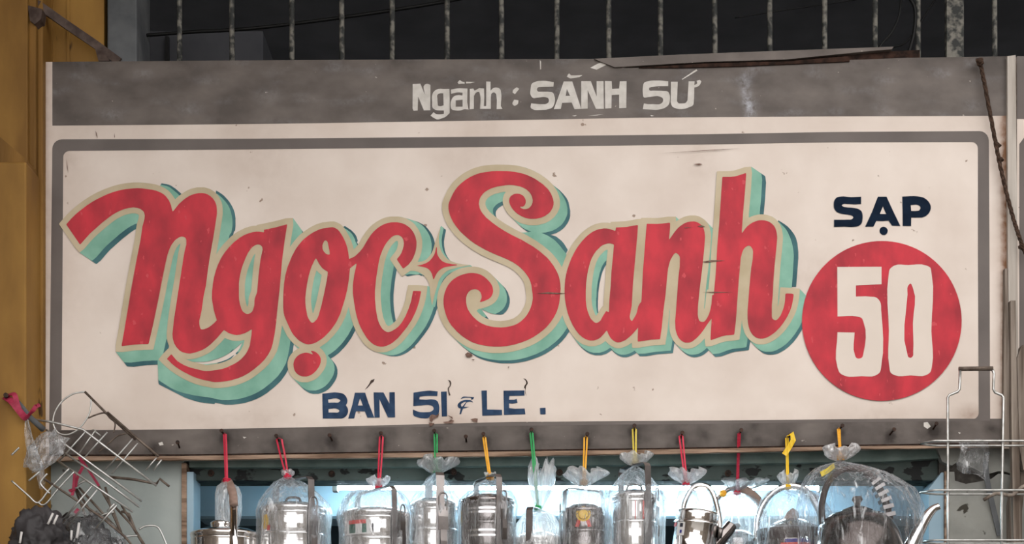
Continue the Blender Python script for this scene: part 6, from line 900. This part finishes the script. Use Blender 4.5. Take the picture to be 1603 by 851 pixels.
wires(t5, 'shaft', [[(170, 746, -.02), (210, 750, -.02), (245, 757, -.02)]], .0034, 'brownwire'); wires(t5, 'hook', [[(245, 757, -.02), (250, 749, -.02), (265, 761, -.02)]], .003, 'brownwire')
# pink string and its tangle
t = thing('raffia_string', P(20, 625, -.16), 'pink raffia knotted round a peg on the ochre wall', 'string')
for pts, w in (([(8, 621, -.15), (18, 628, -.17), (28, 640, -.17), (38, 652, -.16), (44, 654, -.15)], .016), ([(9, 619, -.15), (22, 617, -.165), (27, 632, -.17), (34, 648, -.165), (43, 652, -.15)], .012), ([(42, 653, -.15), (50, 644, -.16), (58, 634, -.16), (61, 637, -.16)], .010)):
    bm = bmesh.new(); ribbon(bm, spline([P(*p) for p in pts], 5), Vector((.8, .2, .5)), w, .0025); obj('strand', bm, M['tiepink'], t)
bm = bmesh.new(); tube(bm, [P(10, 620, -.14), P(9, 618, -.17)], .006, 8); obj('peg', bm, M['nail'], t)
bm = bmesh.new(); tube(bm, [P(28, 628, -.15), P(46, 652, -.14), P(68, 672, -.11)], [.005, .007, .008], 8); o = obj('rod', bm, M['concrete'], t, True); o['label'] = 'grey rod caught in the knot'
t = thing('raffia_string', P(118, 740, -.08), 'red raffia string tangled among the brown wire tongs', 'string')
for pts, w in (([(124, 715, -.08), (130, 728, -.09), (122, 745, -.085), (118, 762, -.08)], .007), ([(117, 738, -.085), (115, 765, -.085), (113, 775, -.085)], .007), ([(130, 722, -.085), (145, 745, -.085), (155, 760, -.08)], .006), ([(118, 765, -.08), (108, 768, -.085)], .012), ([(118, 798, -.09), (123, 802, -.09)], .014)):
    bm = bmesh.new(); ribbon(bm, spline([P(*p) for p in pts], 4), Vector((1, .1, .2)), w, .002); obj('strand', bm, M['tiepink'], t)
# crumpled clear bag
bm = bmesh.new(); bmesh.ops.create_icosphere(bm, subdivisions=3, radius=1)
c = P(72, 706, -.165)
for v in bm.verts:
    d = v.co.normalized(); q = 1 + .4 * noise.noise(d * 2.2) + .45 * noise.noise(d * 5)
    v.co = c + Vector((d.x * .046 * q, d.y * .03 * q, d.z * .042 * q + (.02 * d.x)))
t = thing('plastic_bag', c, 'crumpled empty clear bag stuffed among the wire baskets at the left', 'bag')
obj('film', bm, M['filmclump'], t)
bm = bmesh.new(); ribbon(bm, spline([P(42, 655, -.15), P(46, 690, -.155), P(62, 735, -.155), P(66, 765, -.15)], 6), Vector((1, 0, 0)), [.006 + .018 * math.sin(i / 19 * 3.1) for i in range(19)], .0012); obj('tail', bm, M['film'], t)
# bundles at bottom left
def lump(name, c, rx, ry, rz, m, label, cat, sd, am=.28, parts=None):
    bm = bmesh.new(); bmesh.ops.create_icosphere(bm, subdivisions=5, radius=1)
    for v in bm.verts:
        d = v.co.normalized(); q = 1 + am * noise.noise(d * 1.8 + Vector((sd, 0, 0))) + am * .5 * noise.noise(d * 5 + Vector((sd, 2, 0))) + am * .25 * noise.noise(d * 12 + Vector((0, sd, 0)))
        v.co = Vector((d.x * rx * q, d.y * ry * q, d.z * rz * q)) + c
    t = thing(name, c - Vector((0, 0, rz)), label, cat); obj('sheet', bm, M[m], t, True); return t
t = lump('plastic_bundle', P(58, 856, -.20), .074, .05, .088, 'greyrag', 'lumpy dark grey plastic bundle at the bottom left corner', 'bundle', 3)
wires(t, 'painted_glint', [[(83, 803, -.25), (75, 820, -.255)], [(90, 806, -.25), (84, 820, -.255)], [(34, 832, -.252), (31, 850, -.255)]], .003, 'label')  # pale rods standing in for glints on the plastic
t = lump('plastic_bundle', P(132, 872, -.10), .085, .05, .10, 'blackbag', 'black plastic bundle below the wire basket prongs', 'bundle', 8)
t = thing('plastic_bag', P(132, 900, -.10), 'thin clear sleeve with pale stripes over the black bundle at lower left', 'bag')
bm = bmesh.new(); lathe(bm, [(.03, P(0, 790, -.2).z), (.07, P(0, 812, -.2).z), (.11, P(0, 850, -.2).z), (.115, P(0, 900, -.2).z)], (P(132, 0, -.10).x, -.10), 48, .62, lambda th, i: 1 + .05 * math.sin(7 * th + i)); obj('film', bm, M['film'], t, True)
wires(t, 'painted_glint', [[(124, 818, -.16), (120, 842, -.17)], [(112, 830, -.165), (111, 845, -.17)]], .0035, 'label')  # pale rods again, as glints on the sleeve
